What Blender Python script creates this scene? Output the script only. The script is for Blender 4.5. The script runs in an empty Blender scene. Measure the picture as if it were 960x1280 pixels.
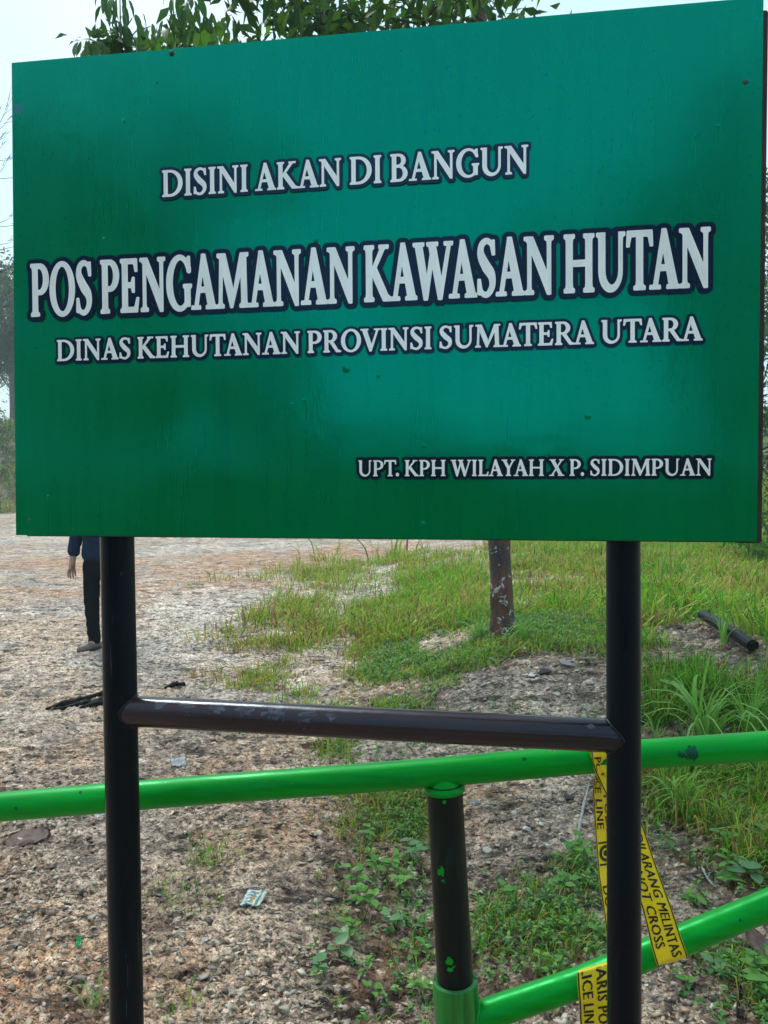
import bpy, bmesh, math, random
import numpy as np
from mathutils import Vector, Matrix, noise as mnoise
from mathutils.geometry import tessellate_polygon

random.seed(7)
rng = np.random.default_rng(7)
S = bpy.context.scene
COL = S.collection
R = math.radians

# ------------------------------------------------------------------ camera, world, sun, exposure
CAM_H, PITCH, FPX = 1.55, R(1.9), 925.0
cam_data = bpy.data.cameras.new('camera')
cam = bpy.data.objects.new('camera', cam_data); COL.objects.link(cam)
cam.location = (0, 0, CAM_H); cam.rotation_euler = (R(90) - PITCH, 0, 0)
cam_data.sensor_fit = 'VERTICAL'; cam_data.sensor_height = 36.0
cam_data.lens = FPX / 1280 * 36.0
cam_data.clip_start = 0.05; cam_data.clip_end = 3000
S.camera = cam

SUN_EL, SUN_AZ = R(58), R(-35)      # azimuth from +Y towards +X; high, ahead and to the left, behind cloud
world = bpy.data.worlds.new('World'); S.world = world; world.use_nodes = True
wn = world.node_tree.nodes; wl = world.node_tree.links; wn.clear()
sky = wn.new('ShaderNodeTexSky'); sky.sky_type = 'NISHITA'; sky.sun_disc = False
sky.sun_elevation = SUN_EL; sky.sun_rotation = SUN_AZ; sky.air_density = 1.4; sky.dust_density = 1.5
sbg = wn.new('ShaderNodeBackground'); sbg.inputs[1].default_value = 0.05
cbg = wn.new('ShaderNodeBackground')
tc = wn.new('ShaderNodeTexCoord')
cn = wn.new('ShaderNodeTexNoise'); cn.inputs['Scale'].default_value = 2.2; cn.inputs['Detail'].default_value = 6
cr = wn.new('ShaderNodeValToRGB')
cr.color_ramp.elements[0].position = 0.3; cr.color_ramp.elements[0].color = (0.40, 0.70, 0.80, 1)
cr.color_ramp.elements[1].position = 0.68; cr.color_ramp.elements[1].color = (0.64, 0.83, 0.88, 1)
cbg.inputs[1].default_value = 0.69
addw = wn.new('ShaderNodeAddShader'); wo = wn.new('ShaderNodeOutputWorld')
wl.new(tc.outputs['Generated'], cn.inputs['Vector']); wl.new(cn.outputs['Fac'], cr.inputs['Fac'])
wl.new(cr.outputs['Color'], cbg.inputs[0]); wl.new(sky.outputs[0], sbg.inputs[0])
wl.new(sbg.outputs[0], addw.inputs[0]); wl.new(cbg.outputs[0], addw.inputs[1]); wl.new(addw.outputs[0], wo.inputs[0])

sl = bpy.data.lights.new('sun', 'SUN'); sl.energy = 1.5; sl.angle = R(14); sl.color = (1.0, 0.95, 0.86)
sun = bpy.data.objects.new('sun', sl); COL.objects.link(sun)
sd = Vector((math.sin(SUN_AZ) * math.cos(SUN_EL), math.cos(SUN_AZ) * math.cos(SUN_EL), math.sin(SUN_EL)))
sun.rotation_euler = sd.to_track_quat('Z', 'Y').to_euler(); sun.location = sd * 60
S.view_settings.view_transform = 'Standard'; S.view_settings.look = 'None'
S.view_settings.exposure = 0.54; S.view_settings.gamma = 1.0
S.cycles.max_bounces = 6; S.cycles.diffuse_bounces = 3; S.cycles.glossy_bounces = 3
S.cycles.transmission_bounces = 2; S.cycles.transparent_max_bounces = 4; S.cycles.volume_bounces = 0

HAZE = 0.0024
# ------------------------------------------------------------------ measuring: photograph pixel (960 x 1280) -> place in the world
CP, SP = math.cos(PITCH), math.sin(PITCH)
def ray(px, py):
    u, v = (px - 480) / FPX, (640 - py) / FPX
    return Vector((u, CP + v * SP, v * CP - SP))          # camera depth 1
def at(px, py, depth):
    return Vector((0, 0, CAM_H)) + ray(px, py) * depth

# ------------------------------------------------------------------ numpy noise
def _hash(ix, iy, seed):
    h = (ix.astype(np.int64) * 374761393 + iy.astype(np.int64) * 668265263 + seed * 1442695041) & 0xFFFFFFFF
    h = ((h ^ (h >> 13)) * 1274126177) & 0xFFFFFFFF
    h = ((h ^ (h >> 15)) * 2246822519) & 0xFFFFFFFF
    return ((h ^ (h >> 16)) & 0xFFFFFF) / float(0xFFFFFF)
def vnoise(x, y, seed=0):
    ix, iy = np.floor(x), np.floor(y); fx, fy = x - ix, y - iy
    fx = fx * fx * (3 - 2 * fx); fy = fy * fy * (3 - 2 * fy)
    a, b = _hash(ix, iy, seed), _hash(ix + 1, iy, seed)
    c, d = _hash(ix, iy + 1, seed), _hash(ix + 1, iy + 1, seed)
    return (a + (b - a) * fx) * (1 - fy) + (c + (d - c) * fx) * fy
def fbm(x, y, f, octv=4, seed=0, gain=0.5):
    t, amp, s = 0.0, 1.0, 0.0
    for k in range(octv):
        t = t + amp * vnoise(x * f, y * f, seed + k * 17); s += amp
        amp *= gain; f *= 2.03
    return t / s
def worley(x, y, f, seed=0):
    X, Y = x * f, y * f; ix, iy = np.floor(X), np.floor(Y)
    d1 = np.full(X.shape, 9.0); d2 = np.full(X.shape, 9.0); cid = np.zeros(X.shape)
    for dx in (-1, 0, 1):
        for dy in (-1, 0, 1):
            cx, cy = ix + dx, iy + dy
            px_ = cx + _hash(cx, cy, seed); py_ = cy + _hash(cx, cy, seed + 5)
            d = np.hypot(X - px_, Y - py_)
            m = d < d1
            d2 = np.where(m, d1, np.minimum(d2, d)); cid = np.where(m, _hash(cx, cy, seed + 9), cid)
            d1 = np.where(m, d, d1)
    return d1, d2, cid
def sstep(a, b, x):
    t = np.clip((x - a) / (b - a), 0, 1); return t * t * (3 - 2 * t)

# ------------------------------------------------------------------ terrain (base form, without the stony relief)
def base_h(x, y):
    x = np.asarray(x, float); y = np.asarray(y, float)
    right = sstep(-0.5, 1.1, x - 0.02 * y)
    z = 0.30 * sstep(3.4, 4.9, y - 0.9 * (fbm(x, y, 0.9, 3, 3) - .3)) * right                # the low bank on the right
    z = z + 0.10 * sstep(1.4, 3.0, x) * sstep(2.0, 3.2, y)
    z = z + (fbm(x, y, 0.35, 4, 11) - 0.5) * 0.12 * sstep(1.5, 4, np.abs(y))
    z = z - 0.07 * np.exp(-((x - 0.15 - 0.10 * (y - 3)) / 0.35) ** 2) * sstep(5.0, 3.4, y)
    z = z + (6.5 * sstep(46, 62, y)) * (0.7 + 0.6 * fbm(x, y, 0.03, 3, 8))  # far bank
    z = z + 1.2 * sstep(9, 26, y) * sstep(2, 12, x) + 3.6 * sstep(-24, -42, y)  # last term: unseen rise added behind the camera, blocks horizon light on the board
    return z
def ground_at(px, py):
    r = ray(px, py); z = 0.0
    for _ in range(12):
        t = (CAM_H - z) / max(1e-4, -r.z); z = 0.5 * z + 0.5 * float(base_h(r.x * t, r.y * t))
    t = (CAM_H - z) / max(1e-4, -r.z)
    return Vector((r.x * t, r.y * t, float(base_h(r.x * t, r.y * t))))
def gz(x, y): return float(base_h(x, y))

# vegetation amount, given as soft spots measured in the photograph: px, py, half width and half height in pixels, amount
VEG = [(490,1120,62,120,2.0),(470,1240,50,50,1.0),(505,1030,45,45,1.3),(240,1150,40,90,.33),(215,1255,40,35,.4),
       (625,1145,50,40,.9),(700,1150,60,40,1.2),(720,1095,30,35,.9),(640,1200,60,40,.45),(100,1262,45,22,.3),
       (890,1000,85,95,1.5),(925,880,60,60,1.4),(860,1100,60,50,.55),(930,1090,60,60,1.0),(930,1230,50,60,.7),
       (850,900,50,40,.6),(880,740,110,60,1.2),(960,700,120,60,1.2),(690,760,85,42,1.2),(545,800,85,48,1.6),
       (560,745,95,40,1.3),(470,850,45,26,.9),(380,770,55,35,.8),(345,845,40,22,.7),(430,715,90,14,.35),
       (560,700,60,10,.4),(680,712,70,12,.7),(500,705,40,12,.5),(470,770,50,30,.5),(425,938,22,16,.8),(600,800,60,16,1.1),(790,700,80,40,1.1),
       (270,1070,35,25,.4),(420,1200,40,60,.5),(740,880,40,25,.4),(400,880,60,18,.45),
       (700,800,60,20,.8),(590,1180,25,60,.5)]
SPOTS = []
for (px, py, hw, hh, am) in VEG:
    c = ground_at(px, py); a = ground_at(px, py + hh); b = ground_at(px, max(py - hh, 655))
    sx = hw / FPX * c.y; sy = max(0.5 * (b.y - a.y), 0.05)
    SPOTS.append((c.x, c.y, sx, sy, am))
SOIL = [(640,1200,95,60,1.),(480,1130,70,120,.8),(880,1020,120,110,1.),(930,1230,80,70,1.),(880,880,110,50,.9),(905,805,75,40,.85),(690,845,80,30,.45),(470,1250,60,40,.8),(700,1110,70,30,.7),(620,810,150,20,.8),(760,800,60,30,.7),(110,1262,55,30,.8),(215,1130,50,110,.45),(500,880,80,30,.6)]
SO = []
for (px, py, hw, hh, am) in SOIL:
    c = ground_at(px, py); a = ground_at(px, py + hh); b = ground_at(px, max(py - hh, 655)); SO.append((c.x, c.y, hw / FPX * c.y, max(.5 * (b.y - a.y), .05), am))
CLEAR = [(ground_at(px, py).x, ground_at(px, py).y, r_) for px, py, r_ in [(880, 792, .34), (892, 800, .34), (905, 806, .34), (915, 812, .3), (896, 822, .34), (920, 830, .34), (640, 850, .5), (690, 845, .5), (735, 850, .45), (600, 870, .45), (655, 1020, .3), (620, 1000, .25), (700, 1000, .25), (850, 1090, .14), (860, 1240, .15)]]
def soilf(x, y):
    v = np.zeros(np.shape(x))
    for (cx, cy, sx, sy, am) in SO: v = np.maximum(v, am * np.exp(-(((x - cx) / sx) ** 2 + ((y - cy) / sy) ** 2) ** 2 * .6))
    return v
def veg(x, y):
    v = np.zeros(np.shape(x))
    for (cx, cy, sx, sy, am) in SPOTS:
        v = np.maximum(v, am * np.exp(-(((x - cx) / sx) ** 2 + ((y - cy) / sy) ** 2) * 1.25))
    far = sstep(7.0, 9.5, y) * sstep(0.09, 0.20, (x - 0.4) / np.maximum(y, 0.1)) * 1.1
    v = np.maximum(v, far)
    v = np.maximum(v, sstep(44, 50, y)); v = np.maximum(v, sstep(-2, -8, y) * 0.8)
    for (cx, cy, rr_) in CLEAR: v = v * (1 - .97 * np.exp(-(((x - cx) ** 2 + (y - cy) ** 2) / rr_ ** 2) ** 2))
    return v * (0.05 + 1.5 * sstep(.38, .60, fbm(x, y, 1.7, 4, 40)))

# ------------------------------------------------------------------ materials
def mat(name):
    m = bpy.data.materials.new(name); m.use_nodes = True
    nt = m.node_tree; return m, nt, nt.nodes, nt.links, nt.nodes['Principled BSDF']
def setp(b, **k):
    names = {'col': 'Base Color', 'rough': 'Roughness', 'metal': 'Metallic', 'ior': 'IOR', 'coat': 'Coat Weight',
             'coatr': 'Coat Roughness', 'spec': 'Specular IOR Level', 'tint': 'Specular Tint', 'trans': 'Transmission Weight'}
    for a, v in k.items():
        i = b.inputs[names[a]]
        i.default_value = (*v, 1) if isinstance(v, tuple) else v
def noise_node(n, l, scale, detail=4, vec=None, dist=0.0, rough=0.55):
    t = n.new('ShaderNodeTexNoise'); t.inputs['Scale'].default_value = scale
    t.inputs['Detail'].default_value = detail; t.inputs['Distortion'].default_value = dist; t.inputs['Roughness'].default_value = rough
    if vec is not None: l.new(vec, t.inputs['Vector'])
    return t.outputs['Fac']
def ramp(n, l, fac, stops):
    r = n.new('ShaderNodeValToRGB'); e = r.color_ramp.elements
    e[0].position, e[0].color = stops[0][0], (*stops[0][1], 1)
    e[1].position, e[1].color = stops[-1][0], (*stops[-1][1], 1)
    for p, c in stops[1:-1]:
        q = e.new(p); q.color = (*c, 1)
    l.new(fac, r.inputs['Fac']); return r.outputs['Color']
def mixc(n, l, fac, a, b, mode='MIX'):
    m = n.new('ShaderNodeMix'); m.data_type = 'RGBA'; m.blend_type = mode
    for s, v in ((0, fac), (6, a), (7, b)):
        if hasattr(v, 'links') or hasattr(v, 'is_linked'): l.new(v, m.inputs[s])
        else: m.inputs[s].default_value = v if s == 0 else (*v, 1)
    return m.outputs[2]
def bump(n, l, h, b, strength=0.4, dist=0.01, prev=None):
    u = n.new('ShaderNodeBump'); u.inputs['Strength'].default_value = strength; u.inputs['Distance'].default_value = dist
    l.new(h, u.inputs['Height'])
    if prev is not None: l.new(prev, u.inputs['Normal'])
    l.new(u.outputs[0], b.inputs['Normal']); return u.outputs[0]
def mapping(n, l, scale=(1, 1, 1), src='Object'):
    t = n.new('ShaderNodeTexCoord'); m = n.new('ShaderNodeMapping'); m.inputs['Scale'].default_value = scale
    l.new(t.outputs[src], m.inputs['Vector']); return m.outputs['Vector']
def mathn(n, l, op, a, b=None, clamp=False):
    m = n.new('ShaderNodeMath'); m.operation = op; m.use_clamp = clamp
    for i, v in enumerate((a, b)):
        if v is None: continue
        if isinstance(v, (int, float)): m.inputs[i].default_value = v
        else: l.new(v, m.inputs[i])
    return m.outputs[0]
def spot_mask(n, l, pts, wob=0.5):
    """ragged marks of their own shape at given world places: (point, radius)"""
    g = n.new('ShaderNodeNewGeometry'); nz = noise_node(n, l, 90, 3, g.outputs['Position'])
    tot = None
    for p, r in pts:
        d = n.new('ShaderNodeVectorMath'); d.operation = 'DISTANCE'; l.new(g.outputs['Position'], d.inputs[0]); d.inputs[1].default_value = p
        e = mathn(n, l, 'DIVIDE', d.outputs['Value'], r)
        e = mathn(n, l, 'ADD', e, mathn(n, l, 'MULTIPLY', mathn(n, l, 'SUBTRACT', nz, .5), wob * 6))
        k = mathn(n, l, 'LESS_THAN', e, .85)
        tot = k if tot is None else mathn(n, l, 'MAXIMUM', tot, k)
    return tot

def vcol_mat(name, rough=0.6, translucent=0.0, bumps=None, mult=None, spec=0.22):
    m, nt, n, l, b = mat(name)
    a = n.new('ShaderNodeAttribute'); a.attribute_name = 'Col'
    c = a.outputs['Color']
    if mult:
        c = mixc(n, l, 1.0, c, ramp(n, l, noise_node(n, l, mult, 3), [(0.3, (.7, .7, .7)), (0.7, (1.2, 1.2, 1.2))]), 'MULTIPLY')
    l.new(c, b.inputs['Base Color']); setp(b, rough=rough, spec=spec)
    if bumps: bump(n, l, noise_node(n, l, bumps[0], 4), b, bumps[1], bumps[2])
    if translucent:
        t = n.new('ShaderNodeBsdfTranslucent'); l.new(c, t.inputs[0])
        x = n.new('ShaderNodeMixShader'); x.inputs[0].default_value = translucent
        l.new(b.outputs[0], x.inputs[1]); l.new(t.outputs[0], x.inputs[2])
        l.new(x.outputs[0], n['Material Output'].inputs[0])
    return m
def plain(name, col, rough=0.6, var=0.25, scale=30, bmp=0.2, dist=0.004, **k):
    m, nt, n, l, b = mat(name)
    f = noise_node(n, l, scale, 5, mapping(n, l))
    lo = tuple(c * (1 - var) for c in col); hi = tuple(min(1, c * (1 + var)) for c in col)
    l.new(ramp(n, l, f, [(0.3, lo), (0.7, hi)]), b.inputs['Base Color']); setp(b, rough=rough, **k)
    bump(n, l, f, b, bmp, dist)
    return m

# ------------------------------------------------------------------ object helpers
def tag(o, label=None, cat=None, group=None, kind=None):
    if label: o['label'] = label
    if cat: o['category'] = cat
    if group: o['group'] = group
    if kind: o['kind'] = kind
    return o
def empty(name, loc, label, cat, group=None):
    o = bpy.data.objects.new(name, None); COL.objects.link(o); o.location = loc; o.empty_display_size = 0.1
    return tag(o, label, cat, group)
def link_mesh(name, me, parent=None, m=None, smooth=True, loc=None):
    o = bpy.data.objects.new(name, me); COL.objects.link(o)
    if m is not None and not me.materials: me.materials.append(m)
    if smooth and len(me.polygons): me.polygons.foreach_set('use_smooth', [True] * len(me.polygons))
    if loc is not None: o.location = loc
    if parent is not None:
        o.parent = parent
        if loc is None: o.matrix_parent_inverse = Matrix.Translation(parent.location).inverted()
    return o
def np_mesh(name, V, F, colors=None):
    """V (n,3); F list of arrays of shape (k, m) with m corners each; colors per vertex (n,3)"""
    me = bpy.data.meshes.new(name); V = np.asarray(V, np.float32)
    Fs = [np.asarray(f, np.int32) for f in (F if isinstance(F, list) else [F]) if len(f)]
    me.vertices.add(len(V)); me.vertices.foreach_set('co', V.ravel())
    loops = np.concatenate([f.ravel() for f in Fs]); tot = np.concatenate([np.full(len(f), f.shape[1], np.int32) for f in Fs])
    start = np.concatenate([[0], np.cumsum(tot)[:-1]]).astype(np.int32)
    me.loops.add(len(loops)); me.loops.foreach_set('vertex_index', loops)
    me.polygons.add(len(tot)); me.polygons.foreach_set('loop_start', start); me.polygons.foreach_set('loop_total', tot)
    if colors is not None:
        a = me.color_attributes.new('Col', 'FLOAT_COLOR', 'POINT')
        c = np.ones((len(V), 4), np.float32); c[:, :3] = colors; a.data.foreach_set('color', c.ravel())
    me.update(calc_edges=True); me.validate(); return me
def bm_mesh(name, bm):
    me = bpy.data.meshes.new(name); bm.to_mesh(me); bm.free(); return me

def frame_of(d):
    d = d.normalized(); a = Vector((0, 0, 1)) if abs(d.z) < 0.9 else Vector((0, 1, 0))
    s = d.cross(a).normalized(); return s, s.cross(d).normalized()
def tube(pts, radii, seg=24, cap=True, wob=0.0, seed=0, bm=None):
    bm = bm or bmesh.new(); rings = []
    pts = [Vector(p) for p in pts]
    if not hasattr(radii, '__len__'): radii = [radii] * len(pts)
    s0 = None
    for i, p in enumerate(pts):
        d = (pts[min(i + 1, len(pts) - 1)] - pts[max(i - 1, 0)])
        s, t = frame_of(d)
        if s0 is not None:
            s = (s0 - d.normalized() * s0.dot(d.normalized())).normalized(); t = s.cross(d.normalized())
        s0 = s; ring = []
        for k in range(seg):
            a = 2 * math.pi * k / seg; q = s * math.cos(a) + t * math.sin(a); r = radii[i]
            if wob: r *= 1 + wob * (mnoise.noise((p + q * r) * (0.35 / max(r, 0.01)) + Vector((seed, 0, 0))))
            ring.append(bm.verts.new(p + q * r))
        rings.append(ring)
    for a, b in zip(rings, rings[1:]):
        for k in range(seg):
            bm.faces.new((a[k], a[(k + 1) % seg], b[(k + 1) % seg], b[k]))
    if cap:
        bm.faces.new(rings[0][::-1]); bm.faces.new(rings[-1])
    bmesh.ops.recalc_face_normals(bm, faces=bm.faces)
    return bm
def polyline(a, b, n): return [a.lerp(b, i / (n - 1)) for i in range(n)]

exec_order = []
# ================================================================== THE GROUND
ys = np.concatenate([-np.geomspace(110, 1.5, 24), np.linspace(-1.4, 1.1, 12), 1.2 * np.exp(np.linspace(0, math.log(70 / 1.2), 880)), np.geomspace(73, 320, 16)])
U = np.linspace(-1, 1, 561)
YY, UU = np.meshgrid(ys, U, indexing='ij')
XX = UU * (0.62 * np.maximum(np.abs(YY), 1.5) + 0.35) + np.sign(UU) * np.abs(UU) ** 25 * (60 + .6 * np.abs(YY))
near = sstep(22, 7, YY) * sstep(0.6, 1.2, YY)
ZB = base_h(XX, YY)
VG = veg(XX, YY)
# stony relief: flaky plates, loose stones, pits
wx = XX + 0.06 * (fbm(XX, YY, 5, 2, 70) - .5); wy = YY + 0.06 * (fbm(XX, YY, 5, 2, 71) - .5)
p1, p2, pid = worley(wx * 0.8 + wy * 0.25, wy * 1.6 - wx * 0.3, 5.5, 21)      # plates about 20 cm
plate = sstep(0.02, 0.2, p2 - p1) * (0.3 + 0.7 * pid)
q1, q2, qid = worley(wx, wy * 1.25, 29, 31)                                    # stones about 5 cm
stone = np.sqrt(np.clip(1 - (q1 / (0.28 + 0.25 * qid)) ** 2, 0, 1)) * (qid > 0.35)
s1, s2, sid = worley(wx, wy, 52, 41)                                           # chips about 2 cm
chip = np.clip(1 - (s1 / 0.45) ** 2, 0, 1) * (sid > 0.3)
pathm = sstep(0.1, -0.5, XX - 0.16 * (YY - 2.0))                               # the bare track on the left
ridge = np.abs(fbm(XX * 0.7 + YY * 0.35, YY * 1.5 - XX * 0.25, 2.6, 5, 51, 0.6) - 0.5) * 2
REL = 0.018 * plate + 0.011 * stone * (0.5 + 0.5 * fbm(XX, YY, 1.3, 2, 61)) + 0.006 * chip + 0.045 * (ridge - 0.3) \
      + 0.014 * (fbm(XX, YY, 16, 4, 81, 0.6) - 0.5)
farrel = sstep(7, 22, YY) * 0.10 * (fbm(XX * .6, YY, 1.5, 5, 91, .6) - .5)
ZZ = ZB + REL * np.clip(near, 0.0, 1) + farrel * sstep(90, 40, YY)
# mineral colour of the soil and stones
pale = np.array([.62, .555, .49]); beige = np.array([.50, .35, .235]); orange = np.array([.50, .27, .145]); dark = np.array([.10, .075, .06]); grey = np.array([.30, .29, .285])
n1 = fbm(XX, YY, 0.9, 4, 101); n2 = fbm(XX, YY, 7, 4, 111, .6); n3 = fbm(XX * .5, YY * 1.0, 0.45, 4, 121)
C = pale[None, None] * np.ones(XX.shape + (1,))
def mixin(C, col, f): return C * (1 - f[..., None]) + col * f[..., None]
C = mixin(C, beige, sstep(.38, .62, n1) * .8)
C = mixin(C, grey, sstep(.5, .7, fbm(XX, YY, 1.7, 4, 131)) * .7)
fx = lambda px, py: ground_at(px, py)
orspots = [(fx(118, 742), 1.0, .9), (fx(200, 712), 1.6, 1.2), (fx(60, 704), 2.0, .7), (fx(30, 738), .5, .4), (fx(320, 700), 1.6, 1.8), (fx(90, 705), 2.2, 1.0), (fx(250, 728), 1.2, 1.0), (fx(5, 1240), .05, .05), (fx(440, 690), 1.4, 1.6)]
om = np.zeros(XX.shape)
for p, sx, sy in orspots: om = np.maximum(om, np.exp(-((XX - p.x) / sx) ** 2 - ((YY - p.y) / sy) ** 2))
C = mixin(C, orange, np.clip(om * 1.9 * sstep(.33, .52, n2 * .5 + n3 * .5), 0, .9))
soil = np.clip(np.maximum(VG * .8, soilf(XX, YY)) * (.55 + .9 * sstep(.3, .6, fbm(XX, YY, 5, 4, 141, .6))), 0, .95)
C = mixin(C, np.array([.125, .075, .050]), soil)
C = mixin(C, dark, sstep(.56, .72, n2) * .55)
C = mixin(C, np.array([.60, .57, .52]), np.clip(stone * (qid > .72) * .9 * near, 0, .8))
C = mixin(C, np.array([.11, .10, .10]), np.clip(stone * (qid < .42) * .8 * near, 0, .7))
C *= (0.72 + 0.5 * sid[..., None] * near[..., None] + .25 * (1 - near[..., None]))
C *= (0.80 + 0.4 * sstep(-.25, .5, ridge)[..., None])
nw = sstep(6.0, 3.4, YY + .6 * (n1 - .5))[..., None]; C = C * (1 - nw) + C * np.array([.96, .85, .755]) * nw; C *= np.array([1.07, .985, .925]); C *= (1 + .16 * sstep(4.5, 8, YY)[..., None])
C = mixin(C, np.array([.09, .13, .035]), sstep(22, 40, YY) * np.clip(VG, 0, 1) * .8 + sstep(-3, -8, YY) * .8)
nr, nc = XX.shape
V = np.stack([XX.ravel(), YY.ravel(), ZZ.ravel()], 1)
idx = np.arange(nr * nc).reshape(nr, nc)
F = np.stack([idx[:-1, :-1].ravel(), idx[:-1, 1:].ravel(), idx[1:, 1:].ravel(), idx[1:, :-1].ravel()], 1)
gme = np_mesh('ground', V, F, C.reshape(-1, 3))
m, nt, n, l, b = mat('wet_stony_soil')
a = n.new('ShaderNodeAttribute'); a.attribute_name = 'Col'
gv = n.new('ShaderNodeNewGeometry').outputs['Position']
fine = noise_node(n, l, 120, 5, gv, 0.4, .65); mid = noise_node(n, l, 26, 5, gv, 0.3, .6)
vo = n.new('ShaderNodeTexVoronoi'); vo.inputs['Scale'].default_value = 38; l.new(gv, vo.inputs['Vector'])
c = mixc(n, l, 1.0, a.outputs['Color'], ramp(n, l, fine, [(0.34, (.30, .27, .25)), (0.5, (1, 1, 1)), (0.68, (1.5, 1.48, 1.45))]), 'MULTIPLY')
mpa = n.new('ShaderNodeMapping'); mpa.inputs['Scale'].default_value = (.55, 1.6, 1); mpa.inputs['Rotation'].default_value = (0, 0, R(-14)); l.new(gv, mpa.inputs['Vector'])
cv = []
for sc_, w_ in ((7, 1.2), (19, 1.0), (48, .8)):
    q_ = noise_node(n, l, sc_, 4, mpa.outputs[0], .5, .6)
    c = mixc(n, l, 1.0, c, ramp(n, l, q_, [(0.35, (.13, .11, .10)), (0.455, (.95, .95, .95)), (0.70, (1.22, 1.21, 1.2))]), 'MULTIPLY'); cv.append(q_)
c = mixc(n, l, 1.0, c, ramp(n, l, mid, [(0.36, (.55, .52, .5)), (0.5, (1, 1, 1)), (0.75, (1.2, 1.2, 1.2))]), 'MULTIPLY')
l.new(c, b.inputs['Base Color'])
l.new(ramp(n, l, noise_node(n, l, 3.0, 5, gv), [(0.35, (.28,) * 3), (0.6, (.75,) * 3)]), b.inputs['Roughness'])
bp = bump(n, l, mid, b, 0.7, 0.02)
bp = bump(n, l, vo.outputs['Distance'], b, 0.35, 0.012, bp)
bp = bump(n, l, fine, b, 0.5, 0.006, bp); bp = bump(n, l, cv[0], b, .6, .05, bp); bp = bump(n, l, cv[1], b, .7, .02, bp); bump(n, l, cv[2], b, .6, .008, bp); setp(b, spec=.30)
tag(link_mesh('ground', gme, None, m), kind='structure')
# height lookup incl. relief, for things that stand on it
def surf(x, y):
    """ground surface incl. relief, interpolated from the grid"""
    x = np.atleast_1d(np.asarray(x, float)); y = np.atleast_1d(np.asarray(y, float))
    i = np.clip(np.searchsorted(ys, y) - 1, 0, nr - 2); f = (y - ys[i]) / (ys[i + 1] - ys[i])
    out = 0
    for ii, w in ((i, 1 - f), (i + 1, f)):
        half = 0.62 * np.maximum(np.abs(ys[ii]), 1.5) + 0.35
        u = np.clip(x / half, -1, 1); j = np.clip((u + 1) / 2 * (nc - 1), 0, nc - 2.001); j0 = j.astype(int); g = j - j0
        out = out + w * (ZZ[ii, j0] * (1 - g) + ZZ[ii, j0 + 1] * g)
    return out
def put(px, py, dz=0.0):
    p = ground_at(px, py); p.z = float(surf(p.x, p.y)[0]) + dz; return p

# ================================================================== LETTERING: serif capitals drawn as outlines
CAPH = 651.0
def ell(cx, cy, rx, ry, a0=0, a1=360, nseg=44):
    return [(cx + rx * math.cos(R(a0 + (a1 - a0) * i / nseg)), cy + ry * math.sin(R(a0 + (a1 - a0) * i / nseg))) for i in range(nseg + 1)]
def stem(xc, w=108, over=58, y0=0, y1=CAPH, top=1, bot=1, ol=None, orr=None, lean=0):
    h = w / 2; L = over if ol is None else ol; Rr = over if orr is None else orr; p = []
    if bot: p += [(xc - h - L, y0), (xc + h + Rr, y0), (xc + h + Rr, y0 + 26), (xc + h + 8, y0 + 44), (xc + h, y0 + 90)]
    else: p += [(xc - h, y0), (xc + h, y0)]
    X = xc + lean
    if top: p += [(X + h, y1 - 90), (X + h + 8, y1 - 44), (X + h + Rr, y1 - 26), (X + h + Rr, y1), (X - h - L, y1), (X - h - L, y1 - 26), (X - h - 8, y1 - 44), (X - h, y1 - 90)]
    else: p += [(X + h, y1), (X - h, y1)]
    if bot: p += [(xc - h, y0 + 90), (xc - h - 8, y0 + 44), (xc - h - L, y0 + 26)]
    return p
def serif(xl, xr, y, up=1):     # flat serif slab
    return [(xl, y), (xr, y), (xr - 6, y + 28 * up), (xl + 6, y + 28 * up)]
def brush(pts, ws, nper=10):
    P = [np.array(p, float) for p in pts]; n = len(P); out = []; wid = []
    for i in range(n - 1):
        p0, p1, p2, p3 = P[max(i - 1, 0)], P[i], P[i + 1], P[min(i + 2, n - 1)]
        for k in range(nper + (i == n - 2)):
            t = k / nper
            out.append(0.5 * ((2 * p1) + (-p0 + p2) * t + (2 * p0 - 5 * p1 + 4 * p2 - p3) * t * t + (-p0 + 3 * p1 - 3 * p2 + p3) * t ** 3))
            wid.append(ws[i] + (ws[i + 1] - ws[i]) * t)
    L, Rr = [], []
    for i, p in enumerate(out):
        d = out[min(i + 1, len(out) - 1)] - out[max(i - 1, 0)]; d /= (np.hypot(*d) + 1e-9); q = np.array((-d[1], d[0])) * wid[i] / 2
        L.append(tuple(p + q)); Rr.append(tuple(p - q))
    return L + Rr[::-1]
A_, X_ = 'add', 'sub'
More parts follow.
